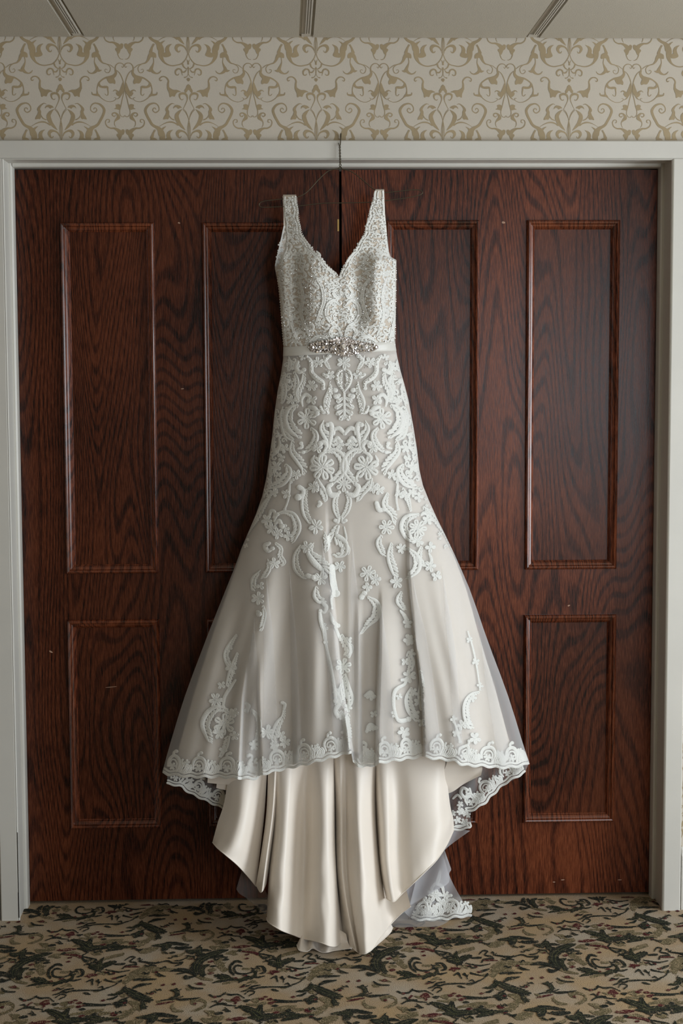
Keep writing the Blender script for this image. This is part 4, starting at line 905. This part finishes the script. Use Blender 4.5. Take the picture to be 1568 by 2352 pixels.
SK_FLW = [(530,1532,14,5),(508,1574,9,4),(537,1636,11,5),(538,1690,11,5),(653,1705,14,6),(772,1590,8,4),(778,1616,10,5),(781,1642,11,5),(792,1682,9,4),(792,1592,9,4),(799,1626,10,5),(793,1656,9,4),(798,1692,8,4),(525,1490,8,4),(512,1722,9,4),(630,1712,11,5),(905,1640,8,4),(916,1600,7,4),(930,1520,9,4),(950,1590,9,4),(968,1660,9,4),(850,1600,9,4),(852,1670,10,5),(858,1640,8,4),(1041,1652,8,4),(1048,1684,10,5),(1078,1470,7,4),(1092,1520,8,4),(1102,1575,7,4),(1072,1664,9,4),(1086,1604,8,4),(622,1194,13,5),(624,1220,14,5),(640,1224,12,5),(614,1262,10,4),(640,1290,12,5),(596,1376,15,6),(726,1207,17,6),(702,1252,14,6),(735,1332,16,6),(779,1298,15,5),(788,1530,18,6),(843,1318,16,6),(862,1332,14,5),(885,1207,16,5),(910,1332,14,5),(922,1250,12,6),(966,1222,24,7),(984,1193,14,5),(982,1302,13,5),(1004,1330,11,4),(1033,1378,13,5),(1010,1212,0,0),(514,1664,24,6),(502,1684,14,5),(495,1608,17,6),(612,1682,17,5),(938,1470,13,5),(940,1553,16,6),(962,1612,12,5),(927,1682,14,5),(1090,1696,14,5),(1060,1666,12,5),(528,1640,12,4),(752,1290,9,4),(720,1232,9,4),(840,1362,10,4),(800,1470,8,4),(775,1415,8,4),(945,1500,9,4),(955,1640,9,4),(645,1690,12,5),(583,1712,12,5)]
my = lambda L: sum(p[1] for p in L) / len(L)
EDGE = (972, 620)
SK_LEAF = [L for L in SK_LEAF if my(L) > 1448 or L[0][0] in EDGE]; SK_SCR = [L for L in SK_SCR if my(L) > 1448]; SK_FLW = [f for f in SK_FLW if f[1] > 1448]
for L_ in SK_LEAF: obj_lace('lace_leaf', lambda mb: acanthus(mb, L_), tullesk)
for L_ in SK_SCR: obj_lace('lace_scroll', lambda mb: curl(mb, L_), tullesk)
for x, y, r, n in SK_FLW:
    if r: obj_lace('lace_flower', lambda mb: flower(mb, x, y, r, x * .7, n), tullesk)

# small corded curls that fill the ground between the motifs at the hip
def filler(mb, n, y0, y1, edge, rr):
    k = 0
    for _ in range(n):
        y = random.uniform(y0, y1); a, b = float(SIL_L(y)), float(SIL_R(y)); u = random.random()
        x = random.uniform(a + 4, b - 4)
        if edge and min(x - a, b - x) > edge(y): continue
        r = random.choice(rr); O = np.array(OCC)
        if (np.hypot(O[:, 0] - x, O[:, 1] - y) < O[:, 2] + r * .95).any(): continue
        if random.random() < .45: flower(mb, x, y, r, random.uniform(0, 6), random.choice((4, 5)))
        else: spiral(mb, x, y, r * .9, random.uniform(0, 6), random.choice((-1, 1)))
        k += 1
    return k
def spiral(mb, x, y, r, rot, sgn):
    p = [(x + r * q * math.cos(rot + sgn * a), y + r * q * math.sin(rot + sgn * a), w) for q, a, w in ((1.5, -1.3, 3), (1.0, 0, r * .95), (.95, 1.2, r * .95), (.85, 2.4, r * .85), (.6, 3.6, r * .7), (.25, 4.6, r * .4))]
    lace_stroke(mb, p, step=2.2)
mb = MB(); filler(mb, 500, 822, 1000, lambda y: 40, (4, 5, 6)); filler(mb, 500, 1000, 1130, lambda y: 36, (4, 5, 6)); filler(mb, 300, 1130, 1260, lambda y: 16, (4, 5))
make('corded_lace_filling', mb, M['lace'], tullesk, smooth=True, kind='stuff')

# scalloped lace border following a hem line
def hem_border(mb, line, unit, Df, flipn=1, seed=0, sc=1.0, lift=.0012, units=True):
    P = catmull(np.c_[np.array(line, float), np.zeros(len(line))], 2.0)[:, :2]
    d = np.concatenate([[0], np.cumsum(np.hypot(*np.diff(P, axis=0).T))]); Lt = d[-1]
    def at(s, h):
        s = np.clip(s, 0, Lt); x = np.interp(s, d, P[:, 0]); y = np.interp(s, d, P[:, 1])
        x2 = np.interp(min(s + 6, Lt), d, P[:, 0]); y2 = np.interp(min(s + 6, Lt), d, P[:, 1]); x1 = np.interp(max(s - 6, 0), d, P[:, 0]); y1 = np.interp(max(s - 6, 0), d, P[:, 1])
        tx, ty = x2 - x1, y2 - y1; l = math.hypot(tx, ty) + 1e-9
        return x + flipn * ty / l * h, y - flipn * tx / l * h
    def st(pts, **k): lace_stroke(mb, [(*at(s, h * sc), (w * 1.12 + .4) * sc) for s, h, w in pts], Df, lift=lift, **k)
    n = max(1, int(round(Lt / unit))); u = Lt / n
    st([(s, 1.5 + 2.0 * math.cos(s / 5.2), 5.5) for s in np.arange(0, Lt, 4)])
    st([(s, 9.5 + 1.8 * math.cos(s / 5.2), 4.2) for s in np.arange(0, Lt, 4)])
    if not units: return
    for i in range(n):
        a = i * u; k = u / 62.0
        x, y = at(a + 20 * k, 21 * sc); flower(mb, x, y, 9.5 * sc, i * 1.1, 6, Df, lift)
        st([(a + 31 * k, 11, 5), (a + 36 * k, 23, 6), (a + 34 * k, 37, 7), (a + 25 * k, 45, 7), (a + 13 * k, 42, 6), (a + 7 * k, 32, 6), (a + 8 * k, 19, 4)])
        st([(a + 30 * k, 18, 3), (a + 30 * k, 29, 3.4), (a + 25 * k, 36, 3.4), (a + 16 * k, 35, 3), (a + 12 * k, 27, 3)])
        st([(a + 19 * k, 45, 5), (a + 20 * k, 53, 5.5), (a + 26 * k, 56, 5)]); st([(a + 26 * k, 56, 7), (a + 27 * k, 55.6, 7)])
        st([(a + 39 * k, 11, 6), (a + 42 * k, 22, 7.5), (a + 48 * k, 33, 4)], groove=True); st([(a + 46 * k, 11, 6), (a + 52 * k, 19, 7), (a + 51 * k, 26, 4)], groove=True)
        st([(a + 45 * k, 24, 5), (a + 40 * k, 33, 6), (a + 42 * k, 38, 5)]); st([(a + 55 * k, 11, 6), (a + 60 * k, 20, 7), (a + 56 * k, 28, 4)], groove=True)
        st([(a + 61 * k, 11, 5), (a + 65 * k, 20, 6), (a + 63 * k, 27, 4)]); x, y = at(a + 53 * k, 33 * sc); flower(mb, x, y, 6.5 * sc, i, 4, Df, lift)
mb = MB()
segs = [HEM[:14].copy(), HEM[14:20].copy(), HEM[19:23].copy(), HEM[23:].copy()]
segs[1][0, 0] = 811; segs[2][0] = (870, 1754)
for q in segs: q[:, 1] -= 1.0
for q in segs: hem_border(mb, q, 62, Dfront)
make('lace_border', mb, M['lace'], tullesk, smooth=True, kind='stuff', label='scalloped lace edge of the skirt hem')

# dense beaded lace of the bodice ---------------------------------------------------
mb = MB(); placed = []
def in_bodice(x, y, mrg=3):
    if y < (441 if x > 790 else 453) or y > 793: return False
    if y < 600: mrg = min(mrg, 2)
    if y >= 637: return SIL_L(y) + mrg < x < SIL_R(y) - mrg
    return (ARM_L(y) + mrg < x < NECK_L(y) - mrg) or (NECK_R(y) + mrg < x < SIL_R(y) - mrg)
def spiral(mb, x, y, r, rot, sgn):
    p = [(x + r * q * math.cos(rot + sgn * a), y + r * q * math.sin(rot + sgn * a), w) for q, a, w in ((1.5, -1.3, 3), (1.0, 0, r * .95), (.95, 1.2, r * .95), (.85, 2.4, r * .85), (.6, 3.6, r * .7), (.25, 4.6, r * .4))]
    lace_stroke(mb, p, step=2.2)
tries = 0
while tries < 14000:
    tries += 1
    y = random.uniform(455, 793); x = random.uniform(630, 912)
    if not in_bodice(x, y, 4): continue
    r = random.choice((5, 5.5, 6, 7, 8, 9)); 
    if y < 540: r = min(r, random.choice((4, 5, 6)))
    if any((x - a) ** 2 + (y - b) ** 2 < ((r + c) * .74) ** 2 for a, b, c in placed): continue
    placed.append((x, y, r))
    k = random.random()
    if k < .36: flower(mb, x, y, r * 1.05, random.uniform(0, 6), random.choice((4, 5, 5, 6)))
    elif k < .78: spiral(mb, x, y, r * .85, random.uniform(0, 6), random.choice((-1, 1)))
    else:
        a = random.uniform(0, 6.28); c, s = math.cos(a), math.sin(a)
        lace_stroke(mb, [(x - c * r, y - s * r, 3), (x - s * 2, y + c * 2, r * .8), (x + c * r, y + s * r, 3)], groove=True, step=2.2)
# side seams between waist and hip: the lace is dense there too
for s in (-1, 1):
    for i in range(120):
        y = random.uniform(825, 1130); e = float(SIL_L(y) if s < 0 else SIL_R(y)); x = e - s * random.uniform(4, 30)
        r = random.choice((4.5, 5.5, 6.5))
        if any((x - a) ** 2 + (y - b) ** 2 < ((r + c) * .95) ** 2 for a, b, c in placed): continue
        placed.append((x, y, r)); spiral(mb, x, y, r * .85, random.uniform(0, 6), s)
# neckline scallops: double edge
for f_, s in ((NECK_L, -1), (NECK_R, 1)):
    yy = np.arange(452 if s < 0 else 440, 637, 5.0)
    lace_stroke(mb, [(float(f_(y)) + s * (2.2 + 1.6 * math.sin(y / 6)), y, 5) for y in yy], lift=.002)
    lace_stroke(mb, [(float(f_(y)) + s * (9 + 2.0 * math.sin(y / 6)), y, 3.6) for y in yy if 9 < abs(float(f_(y)) - (float(ARM_L(y)) if s < 0 else float(SIL_R(y))))], lift=.002)
yy = np.arange(440, 598, 5.0); lace_stroke(mb, [(float(SIL_R(y)) - 3 + math.sin(y / 5), y, 5) for y in yy], lift=.002)
yy = np.arange(453, 612, 5.0); lace_stroke(mb, [(float(ARM_L(y)) + 3 + math.sin(y / 5), y, 5) for y in yy], lift=.002)
yy = np.arange(600, 795, 6.0); lace_stroke(mb, [(float(SIL_R(y)) - 5, y, 6) for y in yy]); yy = np.arange(640, 795, 6.0); lace_stroke(mb, [(float(SIL_L(y)) + 5, y, 6) for y in yy])
for s in (1, -1):      # larger scrolls that read across the cups and the waist
    for L_ in ([(-8,700,5),(-20,690,9),(-34,700,11),(-38,722,11),(-28,740,9),(-14,748,6),(-6,760,4)], [(-60,640,5),(-48,660,9),(-44,690,10),(-52,716,9),(-60,736,5)], [(-100,640,5),(-92,680,9),(-96,720,10),(-86,752,7),(-78,772,4)], [(-24,776,5),(-30,764,8),(-22,752,8),(-10,756,6),(-4,772,4)], [(-78,786,5),(-60,774,10),(-42,776,10),(-30,786,5)], [(-125,690,4),(-120,730,8),(-112,765,8),(-104,785,4)], [(-12,660,4),(-22,672,8),(-14,684,8),(-6,676,5)]):
        lace_stroke(mb, [(787 + s * dx, y, w) for dx, y, w in L_], lift=.0028, groove=True, lobes=6)
make('beaded_lace', mb, M['lace'], bodice, smooth=True, kind='stuff', label='dense corded lace covering the bodice')
# back strap lace glimpsed at the armhole
mb = MB()
def Dback(px, py):
    L, R = SIL_L(py), SIL_R(py); t = np.clip((px - (L + R) / 2) / ((R - L) / 2), -1, 1)
    return .002 - .55 * np.minimum(DEP(py), .11) * np.clip(1 - np.abs(t) ** 2.4, 0, 1) ** .62
for x, y, r in ((650, 548, 5), (644, 562, 6), (647, 574, 5), (641, 578, 5), (639, 590, 6), (646, 590, 5), (637, 602, 5)): flower(mb, x, y, r, x, 5, Dback, .002)
lace_stroke(mb, [(float(SIL_L(y)) + 1.5, y, 3.5) for y in range(520, 612, 5)], Dback, lift=.002)
make('armhole_lace', mb, M['lace'], back_panel, smooth=True, kind='stuff')

# beads
PHI = (1 + 5 ** .5) / 2
ICO = np.array([(-1, PHI, 0), (1, PHI, 0), (-1, -PHI, 0), (1, -PHI, 0), (0, -1, PHI), (0, 1, PHI), (0, -1, -PHI), (0, 1, -PHI), (PHI, 0, -1), (PHI, 0, 1), (-PHI, 0, -1), (-PHI, 0, 1)]) / math.sqrt(1 + PHI * PHI)
ICF = [(0, 11, 5), (0, 5, 1), (0, 1, 7), (0, 7, 10), (0, 10, 11), (1, 5, 9), (5, 11, 4), (11, 10, 2), (10, 7, 6), (7, 1, 8), (3, 9, 4), (3, 4, 2), (3, 2, 6), (3, 6, 8), (3, 8, 9), (4, 9, 5), (2, 4, 11), (6, 2, 10), (8, 6, 7), (9, 8, 1)]
mb = MB(); bp = []
for x, y, r in placed:
    if y < 800: bp.append((x, y, random.uniform(1.1, 1.8)))
cnt = 0
while cnt < 620:
    y = random.uniform(455, 793); x = random.uniform(630, 912)
    if in_bodice(x, y, 1): bp.append((x, y, random.uniform(.9, 1.6))); cnt += 1
for y in np.arange(455, 637, 4.5): bp.append((float(NECK_L(y)) + 1, y, 1.5)); bp.append((float(NECK_R(y)) - 1, y, 1.4))
for y in np.arange(612, 795, 5.0): bp.append((float(SIL_R(y)) - .5, y, 1.5))
for y in np.arange(640, 795, 6.0): bp.append((float(SIL_L(y)) + .5, y, 1.5))
for y in np.arange(600, 795, 5.0): bp.append((833 - .02 * (y - 600), y, 1.3)); bp.append((715 - .03 * (y - 600), y, 1.3))
for mir in (False, True):
    for L_ in (HS[0], HS[1], HS[2], HS[3], HS[4], HK[4], HK[17], [(755,420,8),(742,470,8),(752,520,8),(775,560,8)], [(590,112,8),(690,212,8)]):
        S = catmull(np.array(cpts(L_, mir)), 4.0)
        for q in S: bp.append((float(q[0]) + random.uniform(-1.5, 1.5), float(q[1]) + random.uniform(-1.5, 1.5), random.uniform(.9, 1.4)))
for x, y, r in bp:
    D = float(Dfront(x, y)) + .0035
    A = random.uniform(0, 6); c, s = math.cos(A), math.sin(A)
    V = ICO @ np.array([[c, -s, 0], [s, c, 0], [0, 0, 1]]) * (r * MM)
    mb.add(V + PD(x, y, D), ICF)
make('glass_beads', mb, M['bead'], bodice, kind='stuff')

# sash and its jewelled brooch
YT = F1([(645, 797), (720, 793), (860, 787), (915, 784)])
nc = 90; X = np.linspace(0, 1, nc); rows = []
for t, bulge in ((0, 0), (.06, .0022), (.35, .0032), (.65, .0032), (.94, .0022), (1, 0)):
    y = YT(640 + 275 * X) + 21.5 * t; xx = SIL_L(y) - .5 + (SIL_R(y) + .5 - SIL_L(y) + .5) * X
    rows.append(PD(xx, y, Dfront(xx, y) + .003 + bulge))
sash = cloth('sash', np.array(rows), M['ribbon'], gown, label='narrow white satin ribbon at the waist')
BR = [(708,798),(714,789),(730,786),(748,782),(766,779),(776,775),(790,774),(802,777),(812,781),(832,785),(850,788),(862,791),(869,797),(862,804),(850,808),(834,808),(818,812),(806,817),(790,819),(776,815),(764,811),(745,809),(726,809),(713,806)]
sm = catmull(np.array([(x, y, 0) for x, y in BR + BR[:1]], float), 4)[:-1, :2]
mb = MB(); V0 = PD(sm[:, 0], sm[:, 1], Dfront(sm[:, 0], sm[:, 1]) + .006); V1_ = PD(sm[:, 0], sm[:, 1], Dfront(sm[:, 0], sm[:, 1]) + .0085)
n = len(sm); cen = PD(788., 797., float(Dfront(788., 797.)) + .0095)
mb.add(np.vstack([V0, V1_, cen[None]]), [(i, (i + 1) % n, n + (i + 1) % n, n + i) for i in range(n)] + [(n + i, n + (i + 1) % n, 2 * n) for i in range(n)])
brooch = make('jewelled_brooch', mb, M['setting'], gown, label='leaf shaped silver brooch packed with clear rhinestones')
def inside(x, y, poly):
    c = False; j = len(poly) - 1
    for i in range(len(poly)):
        xi, yi = poly[i]; xj, yj = poly[j]
        if (yi > y) != (yj > y) and x < (xj - xi) * (y - yi) / (yj - yi) + xi: c = not c
        j = i
    return c
def gem_mesh():
    a = np.linspace(0, 2 * math.pi, 8, endpoint=False)
    ring = lambda r, h: np.stack([r * np.cos(a), np.full(8, -h), r * np.sin(a)], 1)
    V = np.vstack([ring(.9, -.3), ring(1, .15), ring(.62, .62)]); F = []
    for k in range(2):
        for i in range(8): F.append((k * 8 + i, k * 8 + (i + 1) % 8, (k + 1) * 8 + (i + 1) % 8, (k + 1) * 8 + i))
    F.append(tuple(range(16, 24)))
    me = bpy.data.meshes.new('rhinestone'); me.from_pydata(V.tolist(), [], F); me.materials.append(M['stone']); return me
GEM = gem_mesh(); gems = [(787, 797, 8.5), (765, 797, 5.5), (809, 797, 5.5), (716, 798, 6), (861, 798, 5.5), (742, 797, 5), (834, 797, 5), (787, 783, 5), (787, 812, 5)]
t = 0
while len(gems) < 190 and t < 20000:
    t += 1; x = random.uniform(708, 869); y = random.uniform(774, 819); r = random.choice((2.0, 2.3, 2.8, 3.3))
    if not inside(x, y, BR): continue
    if any((x - a) ** 2 + (y - b) ** 2 < ((r + c) * .86) ** 2 for a, b, c in gems): continue
    gems.append((x, y, r))
go = np.array(ROOTS[gown.name])
for x, y, r in gems:
    o = bpy.data.objects.new('rhinestone', GEM); COL.objects.link(o); o.parent = brooch
    o.location = tuple(PD(float(x), float(y), float(Dfront(x, y)) + .0098 + .0005 * r) - go); q = r * MM; o.scale = (q, q * .9, q)
    o.rotation_euler = (random.uniform(-.45, .45), random.uniform(0, 6), random.uniform(-.45, .45))

# ------------------------------------------------------------------ train
def Dflo(px, py): return -at_z(np.asarray(px, float), np.asarray(py, float), 0)[..., 1]
def Dtrain(px, py):
    px = np.asarray(px, float); py = np.asarray(py, float)
    w = np.sin(px / 9.0 + py / 23.0) * np.sin(py / 41.0 + px / 37.0) + .6 * np.sin(px / 5.3 - py / 31.0 + 2 * np.sin(py / 60.0))
    return .085 + .213 * np.clip((py - 1760) / 430, 0, 1.1) ** 1.8 + .0011 * w * ss(py, 1850, 2100)
def loft(rails, N, sub, Df):
    R = []
    for r in rails:
        r = np.array([(p[0], p[1], p[2] if len(p) > 2 else 0) for p in r], float); S = catmull(r, 3.0)
        d = np.concatenate([[0], np.cumsum(np.hypot(*np.diff(S[:, :2], axis=0).T))]); q = np.linspace(0, d[-1], N)
        R.append(np.stack([np.interp(q, d, S[:, i]) for i in range(3)], 1))
    R = np.array(R)                      # (rails, N, 3)
    t = np.linspace(0, len(R) - 1, (len(R) - 1) * sub + 1); i = np.clip(t.astype(int), 0, len(R) - 2); f = (t - i)[:, None, None]
    a, b = R[i], R[i + 1]; p = R[np.clip(i - 1, 0, len(R) - 1)]; n = R[np.clip(i + 2, 0, len(R) - 1)]
    G = .5 * (2 * a + (b - p) * f + (2 * p - 5 * a + 4 * b - n) * f ** 2 + (3 * a - p - 3 * b + n) * f ** 3)
    G = G.transpose(1, 0, 2); G[..., 0] += .5 * np.sin(G[..., 1] / 37.0 + G[..., 0] / 23.0)
    return PD(G[..., 0], G[..., 1], np.maximum(Df(G[..., 0], G[..., 1]) + G[..., 2], Dflo(G[..., 0], G[..., 1]) + .003))
def rail(d, *pts): return [(x, y, 1.45 * d * (0.25 + .75 * min(1, (y - 1740) / 160))) for x, y in pts]
P1 = [rail(-.015,(531,1700),(517,1830),(500,1890),(488,1935)), rail(.012,(545,1700),(534,1850),(515,1920),(499,1948)), rail(.030,(565,1700),(556,1850),(538,1930),(518,1964)), rail(.018,(585,1700),(578,1850),(562,1940),(545,1987)), rail(-.016,(605,1700),(596,1850),(582,1950),(570,2014)), rail(-.034,(618,1700),(608,1850),(598,1950),(588,2036))]
P1b = [rail(-.028,(618,1700),(612,1850),(601,1950),(588,2034)), rail(.014,(630,1700),(622,1850),(609,1960),(597,2050)), rail(.018,(637,1700),(628,1860),(616,1960),(604,2046)), rail(-.03,(640,1700),(636,1860),(624,1960),(612,2030))]
P2 = [rail(-.030,(622,1700),(628,1880),(618,2000),(612,2108)), rail(.004,(634,1700),(634,1880),(624,2000),(615,2117)), rail(.026,(650,1700),(646,1880),(636,2000),(628,2127)), rail(.026,(668,1700),(664,1880),(656,2000),(648,2138)), rail(-.014,(687,1700),(684,1880),(678,2010),(672,2147)), rail(-.030,(704,1700),(702,1880),(700,2010),(696,2156)), rail(.004,(719,1700),(718,1880),(716,2020),(716,2160)), rail(.034,(735,1700),(736,1880),(734,2020),(738,2166)), rail(.034,(751,1700),(754,1880),(758,2020),(758,2173)), rail(.006,(763,1700),(766,1880),(771,2020),(774,2172)), rail(-.05,(767,1700),(769,1880),(774,2020),(790,2160))]
P3 = [rail(-.052,(765,1700),(768,1880),(772,2020),(788,2160)), rail(-.016,(770,1700),(773,1880),(777,2020),(806,2174)), rail(.008,(780,1700),(783,1880),(788,2030),(817,2184)), rail(-.004,(792,1700),(795,1900),(799,2040),(824,2189)), rail(.030,(806,1700),(810,1900),(815,2040),(829,2191)), rail(.044,(820,1700),(824,1900),(832,2040),(840,2190)), rail(.030,(838,1700),(843,1900),(853,2040),(857,2178)), rail(.006,(853,1700),(858,1900),(870,2030),(876,2150)), rail(-.028,(862,1700),(866,1900),(884,2030),(898,2122)), rail(-.020,(868,1700),(874,1900),(904,2030),(922,2098)), rail(.0,(874,1700),(884,1900),(925,2020),(943,2082))]
P4 = [rail(-.020,(864,1700),(864,1850),(871,1980),(886,2062)), rail(.020,(870,1700),(872,1850),(879,1980),(893,2068)), rail(.030,(884,1700),(888,1850),(893,1980),(905,2071)), rail(.010,(905,1700),(912,1850),(914,1980),(922,2054)), rail(.026,(935,1700),(944,1850),(948,1960),(948,2030)), rail(.030,(965,1700),(977,1850),(984,1930),(976,2003)), rail(.022,(993,1700),(1006,1850),(1012,1910),(1003,1975)), rail(.0,(1012,1700),(1024,1850),(1032,1890),(1026,1940)), rail(-.02,(1018,1700),(1032,1840),(1040,1880),(1042,1906))]
mb = MB()
for p in (P1, P1b, P2, P3, P4): mb.grid(loft(p, 110, 8, Dtrain))
train = make('satin_train', mb, M['lining'], gown, smooth=True, label='ivory satin inside of the train, pooling on the carpet')
sdm = train.modifiers.new('sub', 'SUBSURF') if False else None
# rolled hem cord along the lower edges of the train
mb = MB()
for p in (P1, P2, P3, P4):
    pts = np.array([r[-1] for r in p]); tube(mb, PD(pts[:, 0], pts[:, 1], Dtrain(pts[:, 0], pts[:, 1]) + pts[:, 2] + .0008), .0013, 6, .006)
make('rolled_hem', mb, M['lining'], train, smooth=True)
# folds of the hem lying on the carpet
def Dpool(px, py): return Dflo(px, py) + .004
P5 = [[(702,2118,.12),(690,2152,.05),(681,2170,.004)], [(706,2118,.12),(695,2152,.055),(687,2183,.004)], [(714,2118,.12),(707,2162,.022),(706,2185,.0)], [(722,2120,.12),(717,2160,.060),(718,2178,.016)], [(735,2125,.12),(731,2172,.020),(737,2187,.002)], [(750,2130,.12),(750,2170,.055),(752,2187,.008)], [(764,2135,.11),(764,2172,.045),(764,2184,.003)], [(778,2135,.10),(781,2165,.03),(785,2181,.002)], [(795,2145,.09),(800,2166,.02),(808,2178,.002)]]
P6 = [[(832,2140,.07),(836,2172,.012),(838,2187,.002)], [(844,2140,.07),(846,2168,.03),(850,2182,.004)], [(854,2136,.08),(855,2160,.05),(862,2174,.012)], [(864,2128,.12),(866,2152,.04),(868,2168,.002)], [(874,2116,.13),(881,2140,.035),(883,2155,.002)], [(884,2112,.13),(893,2130,.05),(896,2142,.006)], [(890,2112,.13),(896,2121,.06),(902,2130,.03)]]
for p in (P5, P6):
    mb = MB(); mb.grid(loft(p, 40, 8, Dpool)); make('pooled_hem', mb, M['lining'], train, smooth=True)
    mb = MB(); pts = np.array([r[-1] for r in p]); tube(mb, PD(pts[:, 0], pts[:, 1], Dpool(pts[:, 0], pts[:, 1]) + pts[:, 2] + .0008), .0013, 6, .006); make('rolled_hem', mb, M['lining'], train, smooth=True)
Dz = lambda px, py: np.full(np.shape(px), .06)
for q in ([[(478,1776,0),(476,1798,.0)], [(520,1780,.03),(522,1802,.02)], [(560,1778,.05),(556,1796,.045)], [(605,1770,.06),(560,1800,.04)]],
          [[(500,1776,.0),(496,1810,.0)], [(525,1780,.02),(524,1815,.01)], [(548,1780,.03),(542,1806,.03)]],
          [[(1030,1740,.02),(1012,1800,.02),(1016,1826,.0)], [(1060,1748,.02),(1050,1785,.02),(1040,1818,.0)], [(1085,1752,.02),(1088,1772,.03),(1066,1800,.0)], [(1104,1756,.02),(1107,1764,.03),(1104,1781,.03)]]):
    mb = MB(); mb.grid(loft(q, 24, 6, Dz)); make('hem_pleat', mb, M['lining'], train, smooth=True)

# loose tulle and lace of the back hem
def Dtail(px, py): return -.030 + .0 * np.asarray(px, float) + .02 * np.sin(np.asarray(px, float) / 14.0) * .35
def tail(name, rails, Df, mat, N=40, sub=8): return cloth(name, loft(rails, N, sub, Df), mat, gown)
DL = lambda px, py: np.full(np.shape(px), .008) + .004 * np.sin(np.asarray(px, float) / 9)
DRr = lambda px, py: np.full(np.shape(px), .004) + .005 * np.sin(np.asarray(px, float) / 8 + np.asarray(py, float) / 17)
lt = tail('back_hem_left', [[(383,1770),(384,1800)], [(412,1772),(412,1806)], [(440,1776),(438,1822)], [(470,1778),(468,1838)], [(500,1778),(498,1850)], [(530,1778),(524,1862)]], DL, M['tulle2'])
mb = MB(); hem_border(mb, [(384,1801),(412,1806),(424,1814),(440,1824),(470,1838),(498,1851),(522,1861)], 58, DL, sc=.8, lift=.002); make('lace_border', mb, M['lace'], lt, smooth=True, kind='stuff')
rt = tail('back_hem_right', [[(1020,1750),(1030,1900),(1040,1906)], [(1050,1752),(1062,1860),(1080,1900)], [(1080,1752),(1082,1830),(1082,1866)], [(1110,1752),(1114,1800),(1112,1846)], [(1150,1752),(1150,1790),(1146,1812)], [(1196,1750),(1196,1770),(1194,1782)], [(1214,1748),(1212,1758),(1206,1772)]], DRr, M['tulle2'])
mb = MB(); hem_border(mb, [(1040,1908),(1062,1905),(1080,1901),(1078,1890)], 50, DRr, sc=.8, lift=.002, units=False); hem_border(mb, [(1072,1866),(1092,1858),(1112,1846),(1128,1830),(1146,1812),(1166,1796),(1192,1782),(1206,1774)], 58, DRr, sc=.85, lift=.002)
for q in ([(1075,1815,6),(1062,1810,8),(1058,1822,8),(1068,1832,8),(1080,1826,7),(1078,1812,6)], [(1040,1834,5),(1050,1826,6),(1058,1834,5)], [(1046,1897,4),(1062,1896,5),(1076,1890,4)]): lace_stroke(mb, q, DRr, lift=.002)
for x, y, r in ((1056, 1863, 9), (1050, 1884, 9), (1066, 1888, 9), (1074, 1872, 7), (1040, 1868, 7), (1056, 1848, 8), (1096, 1832, 11), (1128, 1806, 10), (1066, 1866, 9)): flower(mb, x, y, r, x, 5, DRr, .002)
make('lace_border', mb, M['lace'], rt, smooth=True, kind='stuff')
DT = lambda px, py: np.maximum(.0 + .05 * np.clip((np.asarray(py, float) - 1950) / 150, 0, 1) + .006 * np.sin(np.asarray(px, float) / 11 + np.asarray(py, float) / 30), Dflo(px, py) + .005)
tr = tail('lace_tail', [[(905,2040),(925,2090),(948,2112)], [(940,2015),(965,2080),(985,2114)], [(975,1985),(1002,2060),(1020,2112)], [(1000,1962),(1028,2040),(1052,2108)], [(1014,1950),(1036,2020),(1082,2106)]], DT, M['tulle3'])
tr2 = tail('lace_tail', [[(960,2000),(940,2080)], [(985,1975),(1000,2046)], [(1005,1955),(1030,2028)], [(1014,1948),(1032,2006)], [(1016,1942),(1036,1995)], [(1017,1938),(1024,1972)]], lambda px, py: DT(px, py) + .012, M['tulle3'])
tail('back_hem_right', [[(1036,1900),(1014,1960)], [(1052,1904),(1030,1944)], [(1080,1908),(1060,1922)]], DRr, M['tulle3'])
mb = MB(); hem_border(mb, [(946,2110),(975,2114),(1000,2112),(1025,2111),(1045,2107),(1062,2106),(1082,2105)], 66, DT, sc=.92, lift=.003)
for q in ([(1010,2000,5),(1006,2020,10),(1002,2030,6)], [(990,2040,7),(1000,2030,8),(1014,2036,8),(1018,2048,6)], [(985,2056,8),(998,2050,10),(1012,2056,8)]): lace_stroke(mb, q, DT, lift=.003, groove=True)
for x, y, r in ((1000, 2058, 15), (1012, 2075, 13), (990, 2050, 10), (975, 2092, 11), (1022, 2055, 9), (962, 2086, 9), (1030, 2084, 11), (996, 2088, 10), (1046, 2090, 9), (985, 2070, 9), (1040, 2070, 7), (955, 2098, 8)): flower(mb, x, y, r, x, 5, DT, .003)
make('lace_border', mb, M['lace'], tr, smooth=True, kind='stuff')
tail('loose_tulle', [[(880,2108),(884,2120),(890,2122)], [(900,2096),(906,2122),(912,2130)], [(930,2086),(940,2124),(950,2129)], [(960,2080),(985,2118),(1003,2128)], [(985,2090),(1012,2112),(1030,2116)]], lambda px, py: DT(px, py) + .004, M['tulle2'])
tail('loose_tulle', [[(558,1990),(546,2030),(543,2043)], [(575,2000),(560,2050),(552,2054)], [(592,2020),(580,2070),(572,2066)], [(606,2040),(600,2085),(594,2086)], [(616,2060),(612,2095),(608,2100)]], lambda px, py: np.full(np.shape(px), .03), M['tulle2'])
